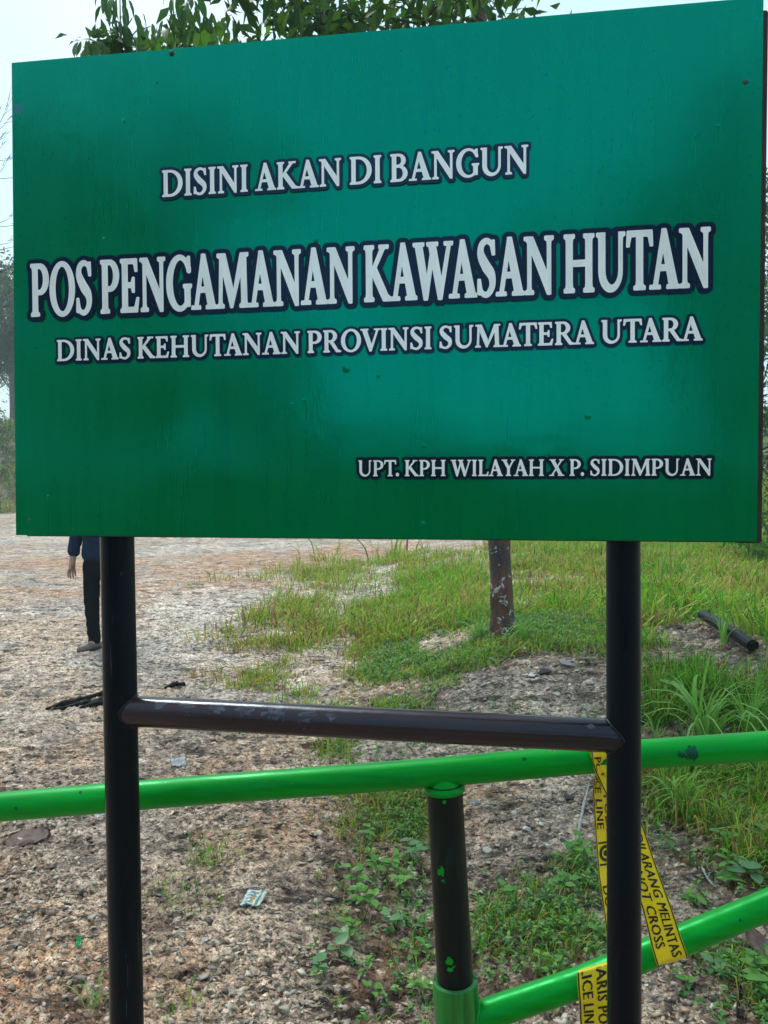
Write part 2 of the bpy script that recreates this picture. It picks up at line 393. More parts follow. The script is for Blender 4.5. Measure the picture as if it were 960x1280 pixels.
def glyph(ch):
    """-> advance, list of (operation, polygon)"""
    if ch == ' ': return 205, []
    if ch == 'I': return 300, [(A_, stem(150, over=50))]
    if ch == 'H': return 760, [(A_, stem(150, over=50)), (A_, stem(610, over=50)), (A_, [(150, 300), (610, 300), (610, 352), (150, 352)])]
    if ch == 'N': return 730, [(A_, stem(135, 46, 62, top=0)), (A_, stem(605, 46, 62, bot=0)),
                               (A_, [(30, 651), (205, 651), (628, 130), (628, -8), (578, -8), (112, 590), (60, 625), (30, 625)])]
    if ch == 'M': return 880, [(A_, stem(120, 46, 58, top=0, lean=25)), (A_, stem(755, 108, 50, lean=-22, top=0)), (A_, serif(680, 850, 651, -1)),
                               (A_, [(50, 651), (238, 651), (465, 165), (425, 0), (400, 0), (140, 560), (120, 600), (50, 625)]),
                               (A_, [(400, 0), (430, 0), (745, 590), (760, 651), (668, 651)])]
    if ch == 'A': return 660, [(A_, [(285, 662), (352, 662), (610, 40), (610, 0), (468, 0), (300, 480)]), (A_, [(285, 640), (330, 600), (142, 0), (88, 0)]),
                               (A_, [(160, 205), (480, 205), (465, 255), (175, 255)]), (A_, serif(8, 225, 0)), (A_, serif(400, 655, 0))]
    if ch == 'V': return 660, [(A_, [(50, 651), (190, 651), (375, 170), (372, -12), (312, -12)]), (A_, [(570, 651), (615, 651), (368, -12), (318, 20)]),
                               (A_, serif(5, 260, 651, -1)), (A_, serif(470, 660, 651, -1))]
    if ch == 'W': return 960, [(A_, [(50, 651), (185, 651), (335, 170), (330, -12), (272, -12)]), (A_, [(455, 600), (500, 560), (330, -12), (285, 30)]),
                               (A_, [(385, 651), (520, 651), (690, 170), (688, -12), (628, -12)]), (A_, [(865, 651), (910, 651), (685, -12), (640, 25)]),
                               (A_, serif(5, 245, 651, -1)), (A_, serif(345, 590, 651, -1)), (A_, serif(775, 958, 651, -1))]
    if ch == 'U': return 720, [(A_, stem(155, over=52, y0=215, bot=0)), (A_, stem(590, 46, 60, y0=215, bot=0)),
                               (A_, ell(357, 225, 256, 237, 180, 360)), (X_, [(209, 700)] + ell(388, 235, 179, 185, 180, 360) + [(567, 700)])]
    if ch == 'K': return 690, [(A_, stem(150, over=50)), (A_, [(200, 330), (228, 300), (560, 651), (480, 651)]), (A_, serif(415, 625, 651, -1)),
                               (A_, [(205, 345), (300, 410), (610, 60), (690, 28), (690, 0), (520, 0)])]
    if ch == 'L': return 520, [(A_, stem(150, over=50)), (A_, [(150, 0), (478, 0), (502, 165), (472, 165), (430, 60), (380, 44), (150, 44)])]
    if ch == 'E': return 560, [(A_, stem(150, over=50)), (A_, [(150, 0), (485, 0), (520, 165), (490, 165), (440, 60), (390, 44), (150, 44)]),
                               (A_, [(150, 651), (470, 651), (478, 505), (448, 505), (420, 590), (370, 607), (150, 607)]),
                               (A_, [(150, 308), (340, 308), (370, 245), (398, 245), (398, 420), (370, 420), (340, 355), (150, 355)])]
    if ch == 'T': return 600, [(A_, stem(300, over=60, top=0)), (A_, [(30, 655), (570, 655), (585, 490), (555, 490), (520, 590), (470, 606), (130, 606), (80, 590), (45, 490), (15, 490)])]
    if ch == 'P': return 560, [(A_, stem(150, over=50)), (A_, [(150, 651)] + ell(290, 462, 235, 189, 90, -90) + [(150, 273)]),
                               (X_, [(204, 608)] + ell(275, 462, 135, 146, 90, -90) + [(204, 316)])]
    if ch == 'R': return 640, [(A_, stem(150, over=50)), (A_, [(150, 651)] + ell(290, 475, 220, 176, 90, -90) + [(150, 299)]),
                               (X_, [(204, 608)] + ell(275, 475, 122, 133, 90, -90) + [(204, 342)]),
                               (A_, [(240, 330), (345, 350), (560, 55), (650, 28), (650, 0), (500, 0)])]
    if ch == 'B': return 600, [(A_, stem(150, over=50)), (A_, [(150, 651)] + ell(290, 497, 200, 154, 90, -90) + [(150, 343)]),
                               (A_, [(150, 372)] + ell(300, 186, 245, 186, 90, -90) + [(150, 0)]),
                               (X_, [(204, 610)] + ell(275, 500, 105, 110, 90, -90) + [(204, 390)]), (X_, [(204, 335)] + ell(285, 190, 142, 147, 90, -90) + [(204, 43)])]
    if ch == 'D': return 735, [(A_, stem(150, over=50)), (A_, [(150, 651)] + ell(300, 325, 395, 326, 90, -90) + [(150, 0)]),
                               (X_, [(204, 608)] + ell(285, 325, 290, 283, 90, -90) + [(204, 42)])]
    if ch == 'O': return 745, [(A_, ell(372, 325, 338, 340)), (X_, ell(372, 325, 222, 298))]
    if ch == 'S': return 490, [(A_, brush([(415, 500), (370, 600), (250, 640), (130, 590), (112, 480), (230, 350), (370, 240), (385, 110), (270, 15), (130, 40), (70, 160)],
                                          [26, 40, 44, 70, 108, 132, 118, 80, 44, 40, 26])),
                               (A_, [(398, 640), (425, 640), (432, 480), (402, 480), (365, 580)]), (A_, [(55, 190), (85, 190), (120, 70), (80, 20), (48, 30)])]
    if ch == 'G': return 705, [(A_, ell(375, 325, 340, 340)), (X_, ell(395, 325, 235, 297)), (X_, [(460, 120), (900, 120), (900, 470), (460, 470)]),
                               (X_, [(660, -100), (900, -100), (900, 800), (660, 800)]),
                               (A_, stem(590, 108, 42, y0=40, y1=300, bot=0)), (A_, [(610, 645), (640, 645), (650, 455), (620, 455), (560, 590)])]
    if ch == 'X': return 680, [(A_, [(60, 651), (215, 651), (620, 0), (465, 0)]), (A_, [(545, 651), (600, 651), (145, 0), (85, 0)]),
                               (A_, serif(20, 285, 651, -1)), (A_, serif(450, 655, 651, -1)), (A_, serif(10, 225, 0)), (A_, serif(400, 672, 0))]
    if ch == 'Y': return 630, [(A_, stem(320, over=58, y1=330, top=0)), (A_, [(50, 651), (190, 651), (374, 320), (355, 250), (268, 290)]),
                               (A_, [(525, 651), (575, 651), (370, 290), (320, 320)]), (A_, serif(8, 260, 651, -1)), (A_, serif(435, 628, 651, -1))]
    if ch == '.': return 225, [(A_, ell(112, 62, 68, 68))]
    return 300, []
KERN = {('A','Y'):-60,('Y','A'):-70,('L','A'):-10,('T','A'):-60,('U','T'):10,('P','.'):-60,('T','.'):-60,('A','W'):-70,('W','A'):-70,('V','I'):-10,('O','V'):-30,('K','A'):-5,('L','Y'):-50,('R','A'):-20,('T','E'):-10,('A','T'):-60,('A','V'):-50}
def sdf_poly(px_, py_, poly):
    P = np.array(poly, float); d = np.full(px_.shape, 1e9); wn_ = np.zeros(px_.shape, int)
    for i in range(len(P)):
        a, b = P[i], P[(i + 1) % len(P)]; e = b - a; L2 = e @ e
        if L2 < 1e-12: continue
        t = np.clip(((px_ - a[0]) * e[0] + (py_ - a[1]) * e[1]) / L2, 0, 1)
        d = np.minimum(d, (px_ - a[0] - t * e[0]) ** 2 + (py_ - a[1] - t * e[1]) ** 2)
        cr_ = e[0] * (py_ - a[1]) - e[1] * (px_ - a[0])
        wn_ += ((a[1] <= py_) & (b[1] > py_) & (cr_ > 0)).astype(int) - ((a[1] > py_) & (b[1] <= py_) & (cr_ < 0)).astype(int)
    return np.where(wn_ != 0, -1, 1) * np.sqrt(d)
def line_field(text, width, height, res, pad):
    """signed distance (mm) to a line of capitals fitted into width x height mm"""
    pen, items = 0, []
    for i, ch in enumerate(text):
        if i: pen += KERN.get((text[i - 1], ch), 0)
        adv, ops = glyph(ch); items.append((pen, ops)); pen += adv
    kx, ky = width / pen, height / CAPH
    nx, ny = int((width + 2 * pad) / res) + 2, int((height * 1.08 + 2 * pad) / res) + 2
    Fd = np.full((ny, nx), 1e3)
    gx = np.arange(nx) * res - pad; gy = np.arange(ny) * res - pad - 0.03 * height
    for x0, ops in items:
        if not ops: continue
        pts = np.array([q for o, p in ops if o == 'add' for q in p])
        xa, xb = (x0 + pts[:, 0].min()) * kx - pad, (x0 + pts[:, 0].max()) * kx + pad
        i0, i1 = max(0, int((xa + pad) / res)), min(nx, int((xb + pad) / res) + 2)
        GX, GY = np.meshgrid(gx[i0:i1], gy); d = np.full(GX.shape, 1e3)
        for o, p in ops:
            q = sdf_poly(GX, GY, [((x0 + a) * kx, b * ky) for a, b in p])
            d = np.minimum(d, q) if o == 'add' else np.maximum(d, -q)
        Fd[:, i0:i1] = np.minimum(Fd[:, i0:i1], d)
    return Fd, gx, gy
def contours(Fd, gx, gy, iso):
    f = Fd - iso; ny, nx = f.shape; ins = f < 0
    a, b, c, d = ins[:-1, :-1], ins[:-1, 1:], ins[1:, 1:], ins[1:, :-1]
    code = a * 1 + b * 2 + c * 4 + d * 8
    jj, ii = np.nonzero((code > 0) & (code < 15)); nxt = {}
    T = {1: [(3, 0)], 2: [(0, 1)], 3: [(3, 1)], 4: [(1, 2)], 5: [(3, 0), (1, 2)], 6: [(0, 2)], 7: [(3, 2)], 8: [(2, 3)], 9: [(2, 0)], 10: [(0, 1), (2, 3)], 11: [(2, 1)], 12: [(1, 3)], 13: [(1, 0)], 14: [(0, 3)]}
    def key(j, i, e): return (j, i, 0) if e == 0 else (j, i + 1, 1) if e == 1 else (j + 1, i, 0) if e == 2 else (j, i, 1)
    for j, i, cd in zip(jj.tolist(), ii.tolist(), code[jj, ii].tolist()):
        for s, t in T[cd]: nxt[key(j, i, s)] = key(j, i, t)
    def pos(k):
        j, i, o = k
        if o == 0: t = f[j, i] / (f[j, i] - f[j, i + 1]); return (gx[i] + t * (gx[1] - gx[0]), gy[j])
        t = f[j, i] / (f[j, i] - f[j + 1, i]); return (gx[i], gy[j] + t * (gy[1] - gy[0]))
    loops = []
    while nxt:
        k0 = next(iter(nxt)); k = k0; lp = []
        while k in nxt:
            lp.append(pos(k)); k = nxt.pop(k)
        if len(lp) > 5: loops.append(np.array(lp))
    return loops
def simplify(P, tol):
    def dp(a, b, out):
        if b - a < 2: return
        s, e = P[a], P[b]; v = e - s; L = np.hypot(*v) + 1e-12
        q = P[a + 1:b] - s; dd = np.abs(v[0] * q[:, 1] - v[1] * q[:, 0]) / L; k = int(dd.argmax())
        if dd[k] > tol: dp(a, a + 1 + k, out); out.append(a + 1 + k); dp(a + 1 + k, b, out)
    n_ = len(P); far = int(((P - P[0]) ** 2).sum(1).argmax()); o1 = [0]; dp(0, far, o1); o1.append(far)
    P2 = np.vstack([P, P[:1]]); Pold = P
    def dp2(a, b, out):
        if b - a < 2: return
        s, e = P2[a], P2[b]; v = e - s; L = np.hypot(*v) + 1e-12
        q = P2[a + 1:b] - s; dd = np.abs(v[0] * q[:, 1] - v[1] * q[:, 0]) / L; k = int(dd.argmax())
        if dd[k] > tol: dp2(a, a + 1 + k, out); out.append(a + 1 + k); dp2(a + 1 + k, b, out)
    dp2(far, n_, o1)
    return P2[o1]
def area(P): return 0.5 * np.sum(P[:, 0] * np.roll(P[:, 1], -1) - P[:, 1] * np.roll(P[:, 0], -1))
def inside(pt, P):
    x, y = pt; X, Y = P[:, 0], P[:, 1]; X2, Y2 = np.roll(X, -1), np.roll(Y, -1)
    m = (Y > y) != (Y2 > y)
    return bool(np.sum(m & (x < (X2 - X) * (y - Y) / (Y2 - Y + 1e-15) + X)) % 2)
def fill(loops, fn):
    """loops of mm points -> bmesh of flat faces at fn(x, y)"""
    loops = [simplify(P, 0.09) for P in loops]; loops = [P for P in loops if len(P) > 2 and abs(area(P)) > 0.6]
    if not loops: return [], []
    big = max(loops, key=lambda P: abs(area(P))); sg = np.sign(area(big))
    outs = [P for P in loops if np.sign(area(P)) == sg]; holes = [P for P in loops if np.sign(area(P)) != sg]
    V, Fc = [], []
    for O in outs:
        hs = [h for h in holes if inside(h[0], O)]
        polys = [[Vector((x, y, 0)) for x, y in P] for P in [O] + hs]
        base = len(V)
        for P in polys: V += [fn(p.x, p.y) for p in P]
        for t in tessellate_polygon(polys): Fc.append([base + k for k in t])
    return V, Fc

# ================================================================== THE SIGNBOARD
# the four corners of the green sheet as seen: find the flat parallelogram through the four sight lines
cor = [(20, 669), (946, 677), (954.5, -4), (14.5, 78.5)]       # bottom left, bottom right, top right, top left
rr = [ray(*c) for c in cor]
Mx = np.array([[rr[0].x, -rr[1].x, rr[2].x], [rr[0].y, -rr[1].y, rr[2].y], [rr[0].z, -rr[1].z, rr[2].z]])
k3 = np.linalg.solve(Mx, np.array(rr[3][:]))                   # Z0 r0 - Z1 r1 + Z2 r2 = Z3 r3 with Z3 = 1
Zs = np.array([k3[0], k3[1], k3[2], 1.0]); Zs *= 1.255 / Zs[0]
O3 = Vector((0, 0, CAM_H))
B0, B1, B2, B3 = [O3 + rr[i] * float(Zs[i]) for i in range(4)]
EU, EV = (B1 - B0), (B3 - B0); BW, BH = EU.length, EV.length
NU, NV = EU.normalized(), EV.normalized(); NN = NU.cross(NV).normalized()   # towards the camera
if NN.y > 0: NN = -NN
print('board', BW, BH, 'angle', math.degrees(NU.angle(NV)), 'depths', Zs)
def on_board(px, py, off=0.0):
    r = ray(px, py); q = B0 + NN * off
    return O3 + r * ((q - O3).dot(NN) / r.dot(NN))

sign_root = empty('signboard', Vector((B0.lerp(B1, .5).x, B0.lerp(B1, .5).y, 0)), 'large green notice board with white lettering on two black steel pipe posts', 'sign')
# panel: a folded sheet with a slightly uneven front
bm = bmesh.new(); NXp, NYp = 60, 40; g = []
for j in range(NYp + 1):
    row = []
    for i in range(NXp + 1):
        u, v = i / NXp, j / NYp; p = B0 + EU * u + EV * v
        w = 0.0011 * mnoise.noise(Vector((u * 3.1, v * 2.3, 1.7))) + 0.0004 * mnoise.noise(Vector((u * 9, v * 7, 5)))
        row.append(bm.verts.new(p + NN * (w * min(1, 8 * min(u, 1 - u, v, 1 - v)))))
    g.append(row)
for j in range(NYp):
    for i in range(NXp): bm.faces.new((g[j][i], g[j][i + 1], g[j + 1][i + 1], g[j + 1][i]))
edge = [g[0][i] for i in range(NXp + 1)] + [g[j][NXp] for j in range(1, NYp + 1)] + [g[NYp][i] for i in range(NXp - 1, -1, -1)] + [g[j][0] for j in range(NYp - 1, 0, -1)]
edge = [bm.verts.new(v.co - NN * .0002) for v in edge]; back = [bm.verts.new(v.co - NN * 0.022) for v in edge]
for i in range(len(edge)):
    k = (i + 1) % len(edge); bm.faces.new((edge[i], back[i], back[k], edge[k]))
bm.faces.new(back[::-1]); bmesh.ops.recalc_face_normals(bm, faces=bm.faces)
m, nt, n, l, b = mat('green_printed_sheet')
g_ = n.new('ShaderNodeNewGeometry').outputs['Position']
mp = n.new('ShaderNodeMapping'); mp.inputs['Scale'].default_value = (1, 1, 0.12); l.new(g_, mp.inputs['Vector'])
streak = noise_node(n, l, 22, 4, mp.outputs[0], 0, .6); blot = noise_node(n, l, 2.2, 3, g_); pit = noise_node(n, l, 260, 2, g_)
c = ramp(n, l, streak, [(0.38, (.0005, .092, .005)), (0.62, (.0003, .132, .009))])
c = mixc(n, l, 0.5, c, ramp(n, l, blot, [(0.35, (.0005, .096, .004)), (0.65, (.0003, .132, .010))]))
# fine dark pits and specks in the upper part of the print
mp2 = n.new('ShaderNodeMapping'); mp2.inputs['Scale'].default_value = (1, 1, 0.45); l.new(g_, mp2.inputs['Vector'])
pk = noise_node(n, l, 210, 2, mp2.outputs[0]); sep = n.new('ShaderNodeSeparateXYZ'); l.new(g_, sep.inputs[0])
hi = mathn(n, l, 'MULTIPLY', mathn(n, l, 'SUBTRACT', sep.outputs[2], 1.55), 1.6, True)
pm = mathn(n, l, 'MULTIPLY', mathn(n, l, 'GREATER_THAN', pk, 0.672), hi)
c = mixc(n, l, mathn(n, l, 'MULTIPLY', pm, 0.45), c, (.0, .012, .004))
tear = spot_mask(n, l, [(tuple(on_board(21, 139)), .010)], .8)
c = mixc(n, l, tear, c, (.05, .03, .09))
l.new(c, b.inputs['Base Color']); setp(b, ior=3.0, tint=(.0, .60, .54))
l.new(ramp(n, l, noise_node(n, l, 3, 4, mp.outputs[0]), [(0.3, (.10,) * 3), (0.7, (.17,) * 3)]), b.inputs['Roughness'])
bp = bump(n, l, noise_node(n, l, 7, 3, g_), b, 0.10, 0.010); bp = bump(n, l, pk, b, 0.10, 0.0012, bp)
# raised blemishes: bubbles under the film
bub = None
def blem(px, py, r):
    global bub; r *= .62
    d = n.new('ShaderNodeVectorMath'); d.operation = 'DISTANCE'; l.new(g_, d.inputs[0]); d.inputs[1].default_value = tuple(on_board(px, py))
    k = mathn(n, l, 'SUBTRACT', 1.0, mathn(n, l, 'DIVIDE', d.outputs['Value'], r), True); k = mathn(n, l, 'SMOOTH_MIN', k, 1.0)
    bub = k if bub is None else mathn(n, l, 'ADD', bub, k)
for a in [(433, 461, .011), (473, 470, .006), (395, 300, .008), (155, 150, .007), (380, 500, .006), (530, 557, .006), (735, 520, .009), (365, 505, .005), (529, 655, .007), (196, 102, .005), (130, 298, .005), (898, 157, .005), (825, 450, .004), (60, 620, .004)]: blem(*a)
bump(n, l, bub, b, 0.6, 0.0022, bp)
link_mesh('panel', bm_mesh('panel', bm), sign_root, m, smooth=True)
panel_me = bpy.data.objects['panel'].data
for i, p_ in enumerate(panel_me.polygons): p_.use_smooth = i < NXp * NYp
# back frame of weathered wood, a little wider than the sheet on the right
wood = plain('weathered_frame_wood', (.030, .017, .012), .7, .5, 40, .5, .004)
steel_edge = plain('pale_edge_strip', (.33, .30, .24), .5, .4, 60, .3, .002)
def boxm(corner, ax, ay, az, bev=0.0):
    bm = bmesh.new(); vs = [bm.verts.new(corner + ax * i + ay * j + az * k) for i in (0, 1) for j in (0, 1) for k in (0, 1)]
    for f in ((0, 1, 3, 2), (4, 6, 7, 5), (0, 4, 5, 1), (2, 3, 7, 6), (0, 2, 6, 4), (1, 5, 7, 3)): bm.faces.new([vs[i] for i in f])
    bmesh.ops.recalc_face_normals(bm, faces=bm.faces)
    if bev: bmesh.ops.bevel(bm, geom=bm.edges, offset=bev, segments=2, affect='EDGES')
    return bm
bk = -NN * 0.0235
fw = 0.035
link_mesh('frame_rail', bm_mesh('frame_rail', boxm(B0 + bk + NU * 0.001 - NV * .003, EU * .995, NV * fw, -NN * .03, .002)), sign_root, wood, False)
link_mesh('frame_rail', bm_mesh('frame_rail', boxm(B3 + bk - NV * (fw - .0015) + NU * .001, EU * .995, NV * fw, -NN * .03, .002)), sign_root, wood, False)
link_mesh('frame_stile', bm_mesh('frame_stile', boxm(B0 + bk + NV * fw - NU * .0015, NU * fw, EV * (1 - 2 * fw / BH), -NN * .029, .002)), sign_root, wood, False)
link_mesh('frame_stile', bm_mesh('frame_stile', boxm(B1 + bk - NU * fw + NU * .0155 - NV * .004, NU * fw, EV * 1.0, -NN * .029, .002)), sign_root, wood, False)
link_mesh('edge_strip', bm_mesh('edge_strip', boxm(B1 - NN * .018 + NU * .0005 + NV * .004, NU * .0040, EV * .985, -NN * .004, .0005)), sign_root, steel_edge, False)
# screws through the sheet
def dome(c, nrm, r, h, seg=14):
    bm = bmesh.new(); s, t = frame_of(nrm); rings = []
    for k in range(4):
        f = k / 3 * math.pi / 2; rad, up = r * math.cos(f * .95), h * math.sin(f)
        rings.append([bm.verts.new(c + (s * math.cos(2 * math.pi * i / seg) + t * math.sin(2 * math.pi * i / seg)) * rad + nrm * up) for i in range(seg)])
    for a, b2 in zip(rings, rings[1:]):
        for i in range(seg): bm.faces.new((a[i], a[(i + 1) % seg], b2[(i + 1) % seg], b2[i]))
    bm.faces.new(rings[-1]); bmesh.ops.recalc_face_normals(bm, faces=bm.faces); return bm
rust = plain('rusty_screw', (.05, .035, .03), .5, .5, 200, .4, .001, metal=.6)
gscrew = plain('painted_screw', (.004, .09, .06), .35, .2, 100, .2, .001)
link_mesh('screw', bm_mesh('screw', dome(on_board(214.5, 67), NN, .0045, .003)), sign_root, rust)
link_mesh('screw', bm_mesh('screw', dome(on_board(932, 102), NN, .0042, .003)), sign_root, gscrew)
link_mesh('screw', bm_mesh('screw', dome(on_board(37, 650), NN, .0035, .002)), sign_root, gscrew)

def print_mat(name, col, rough=.2, tint=(.35, .7, 1.0)):
    m, nt, n, l, b = mat(name); g2 = n.new('ShaderNodeNewGeometry').outputs['Position']
    mp = n.new('ShaderNodeMapping'); mp.inputs['Scale'].default_value = (1, 1, .3); l.new(g2, mp.inputs['Vector'])
    f = noise_node(n, l, 60, 4, mp.outputs[0])
    l.new(ramp(n, l, f, [(0.3, tuple(c * .86 for c in col)), (0.65, col)]), b.inputs['Base Color'])
    setp(b, rough=rough, ior=2.3 if name == 'white_print' else 1.4, tint=tint); bump(n, l, noise_node(n, l, 7, 3, g2), b, .10, .01); return m
white = print_mat('white_print', (.96, .97, .98), .2, (.9, 1, 1)); navy = print_mat('navy_print', (.006, .010, .036)); black = print_mat('black_print', (.004, .004, .012))
blue = print_mat('blue_print', (.006, .030, .10)); navy_sheen = print_mat('navy_sheen_print', (.010, .022, .060))  # second one: navy outline with the board's reflection painted into its colour
# text, baseline-left px, baseline-right px, cap-top-left px (letter bodies incl. their weight), weight mm, outline mm
LINES = [("DISINI AKAN DI BANGUN", (202, 247.5), (662, 217.5), (202, 214), 0.75, 4.9, navy_sheen, None),
         ("POS PENGAMANAN KAWASAN HUTAN", (38, 397), (890, 359.5), (38, 330.5), 1.9, 7.6, navy, None),
         ("DINAS KEHUTANAN PROVINSI SUMATERA UTARA", (71, 452), (878, 426), (71, 425.5), 0.7, 4.2, navy, blue),
         ("UPT. KPH WILAYAH X P. SIDIMPUAN", (447, 595.5), (890, 594.5), (447, 575.5), 0.35, 5.0, black, None)]
for txt, bl, br, tl, wgt, outl, omat, under in LINES:
    P0, P1, P2 = on_board(*bl), on_board(*br), on_board(*tl)
    du = (P1 - P0).normalized(); dv = (NV - du * NV.dot(du)).normalized()
    width = (P1 - P0).length * 1000; height = abs((P2 - P0).dot(dv)) * 1000
    res = 0.55 if height > 60 else 0.4
    Fd, gx, gy = line_field(txt, width - 2 * wgt, height - 2 * wgt, res, outl + wgt + 3)
    P0 = P0 + du * wgt / 1000 + dv * wgt / 1000
    def fn(off): return lambda x, y: P0 + du * (x / 1000) + dv * (y / 1000) + NN * off
    Vt, Ft = fill(contours(Fd, gx, gy, wgt), fn(.0028)); me = bpy.data.meshes.new('lettering'); me.from_pydata(Vt, [], Ft)
    lt = link_mesh('lettering', me, sign_root, white, False)
    Vt, Ft = fill(contours(Fd, gx, gy, wgt + outl), fn(.0020)); me = bpy.data.meshes.new('lettering_outline'); me.from_pydata(Vt, [], Ft)
    lo = link_mesh('lettering_outline', me, sign_root, omat, False)
    lt['label'] = 'white serif capitals ' + txt
    if under:
        Vt, Ft = fill(contours(Fd, gx, gy, wgt + outl), lambda x, y: P0 + du * (x / 1000 + .0004) + dv * (y / 1000 - .0014) + NN * .0014)
        me = bpy.data.meshes.new('lettering_shadow'); me.from_pydata(Vt, [], Ft); link_mesh('lettering_shadow', me, sign_root, under, False)

# posts, crossbar and welds
def pipe_mat(name, base, brown, amt, rough=.22):
    m, nt, n, l, b = mat(name); g2 = n.new('ShaderNodeNewGeometry').outputs['Position']
    mp = n.new('ShaderNodeMapping'); mp.inputs['Scale'].default_value = (1, 1, .15) if 'post' in name else (.15, 1, 1); l.new(g2, mp.inputs['Vector'])
    f = noise_node(n, l, 55, 5, mp.outputs[0]); f2 = noise_node(n, l, 5, 4, mp.outputs[0])
    c = ramp(n, l, f2, [(0.5 - amt, base), (0.66 - amt * .5, brown)])
    c = mixc(n, l, mathn(n, l, 'MULTIPLY', mathn(n, l, 'GREATER_THAN', f, .72), .45), c, (.10, .12, .15))
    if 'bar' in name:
        sc_ = spot_mask(n, l, [(tuple(on_board(px_, py_, -.034)), r__ * .95) for px_, py_, r__ in ((200, 879, .012), (235, 881, .016), (270, 882, .017), (305, 885, .016), (345, 890, .018), (385, 894, .017), (415, 896, .010), (740, 909, .006))], .55)  # pale bluish patches: wet glints painted into the bar's worn top
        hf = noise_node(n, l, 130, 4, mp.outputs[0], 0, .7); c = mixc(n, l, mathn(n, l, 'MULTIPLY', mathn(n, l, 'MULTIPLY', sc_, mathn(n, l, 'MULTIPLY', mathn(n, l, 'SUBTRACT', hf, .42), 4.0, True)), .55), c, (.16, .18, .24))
    else:
        mq = n.new('ShaderNodeMapping'); mq.inputs['Scale'].default_value = (1, 1, .03); l.new(g2, mq.inputs['Vector'])
        sf = noise_node(n, l, 170, 2, mq.outputs[0]); sg_ = noise_node(n, l, 5, 3, g2)
        c = mixc(n, l, mathn(n, l, 'MULTIPLY', mathn(n, l, 'MULTIPLY', mathn(n, l, 'GREATER_THAN', sf, .70), mathn(n, l, 'GREATER_THAN', sg_, .52)), .5), c, (.07, .075, .09))
    l.new(c, b.inputs['Base Color']); setp(b, ior=1.5, spec=.22 if 'post' in name else .45, tint=(.55, .75, 1.0))
    l.new(ramp(n, l, noise_node(n, l, 14, 5, mp.outputs[0]), [(0.35, (rough * .7,) * 3), (0.7, (rough * 2.2,) * 3)]), b.inputs['Roughness'])
    bp = bump(n, l, f, b, .45 if 'bar' in name else .2, .0016); bump(n, l, noise_node(n, l, 230, 2, g2), b, .12, .0008, bp); return m
post_m = pipe_mat('black_post_paint', (.0020, .0026, .0045), (.005, .005, .006), .02, .24)
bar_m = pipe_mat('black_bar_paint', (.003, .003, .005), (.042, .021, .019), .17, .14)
BKO = -.034
def post_line(pa, pb, off):
    a, b2 = on_board(*pa, off), on_board(pa[0], pa[1], off)
    d = None
    # the pipe hangs straight down from the board; its lean is read from the two measured centres
    da = (a - O3).dot(Vector((0, CP, -SP))); b2 = at(pb[0], pb[1], da + .008)
    return a, b2
POSTS = []
for (pa, pb, rad) in (((146.5, 672), (158.5, 1278), .0285), ((779, 680), (780.3, 1278), .0262)):
    a, b2 = post_line(pa, pb, BKO - .022)
    d = (b2 - a).normalized(); POSTS.append((a, d)); top = a - d * .76; t = (float(surf(b2.x, b2.y)[0]) - .25 - a.z) / d.z
    bot = a + d * t
    po = link_mesh('post', bm_mesh('post', tube(polyline(bot, top, 60), rad, 40, True, .012, rad * 900)), sign_root, post_m)
ca, cb = on_board(153, 889, -.043), on_board(768, 920.5, -.041)
def on_axis(k, z_): return POSTS[k][0] + POSTS[k][1] * ((z_ - POSTS[k][0].z) / POSTS[k][1].z)
ca = on_axis(0, on_board(153, 889, -.05).z); cb = on_axis(1, on_board(776, 921, -.05).z)
nb = 60; cp = polyline(ca, cb, nb); crr = [.0262 * (1 + .02 * mnoise.noise(Vector((i * .3, 0, 0)))) for i in range(nb)]
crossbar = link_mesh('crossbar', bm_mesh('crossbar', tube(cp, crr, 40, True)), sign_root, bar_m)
weld_m = plain('weld_bead', (.004, .004, .007), .3, .4, 150, .5, .002, spec=.3)
def seam(bar_c, bar_dir, bar_r, pipe_p, pipe_d, pipe_r, w=.0032, seg=40):
    """weld bead where a tube (from bar_c along bar_dir) meets a pipe; bar_dir points away from the pipe"""
    bar_dir = bar_dir.normalized(); pipe_d = pipe_d.normalized(); s, t = frame_of(bar_dir); pts = []
    for k in range(seg):
        a = 2 * math.pi * k / seg; q = bar_c + (s * math.cos(a) + t * math.sin(a)) * bar_r
        u = bar_dir - pipe_d * bar_dir.dot(pipe_d); v_ = (q - pipe_p) - pipe_d * (q - pipe_p).dot(pipe_d)
        A, Bq, C_ = u.dot(u), 2 * u.dot(v_), v_.dot(v_) - pipe_r ** 2; D_ = max(0, Bq * Bq - 4 * A * C_)
        pts.append(q + bar_dir * ((-Bq + math.sqrt(D_)) / (2 * A)))
    bm = bmesh.new(); rings = []
    for k in range(seg):
        d = (pts[(k + 1) % seg] - pts[k - 1]).normalized(); o_ = (pts[k] - bar_c); o_ = (o_ - d * o_.dot(d)).normalized(); e_ = d.cross(o_)
        ww = w * (1 + .45 * mnoise.noise(pts[k] * 160) + .12 * math.sin(k * 2.3))
        rings.append([bm.verts.new(pts[k] + (o_ * math.cos(f) + e_ * math.sin(f)) * ww) for f in [2 * math.pi * i / 8 for i in range(8)]])
    for k in range(seg):
        A, Bq = rings[k], rings[(k + 1) % seg]
        for i in range(8): bm.faces.new((A[i], A[(i + 1) % 8], Bq[(i + 1) % 8], Bq[i]))
    bmesh.ops.recalc_face_normals(bm, faces=bm.faces); return bm
ax = (cb - ca).normalized()
link_mesh('weld', bm_mesh('weld', seam(ca, ax, .0262, POSTS[0][0], POSTS[0][1], .0286, .0024)), sign_root, weld_m)
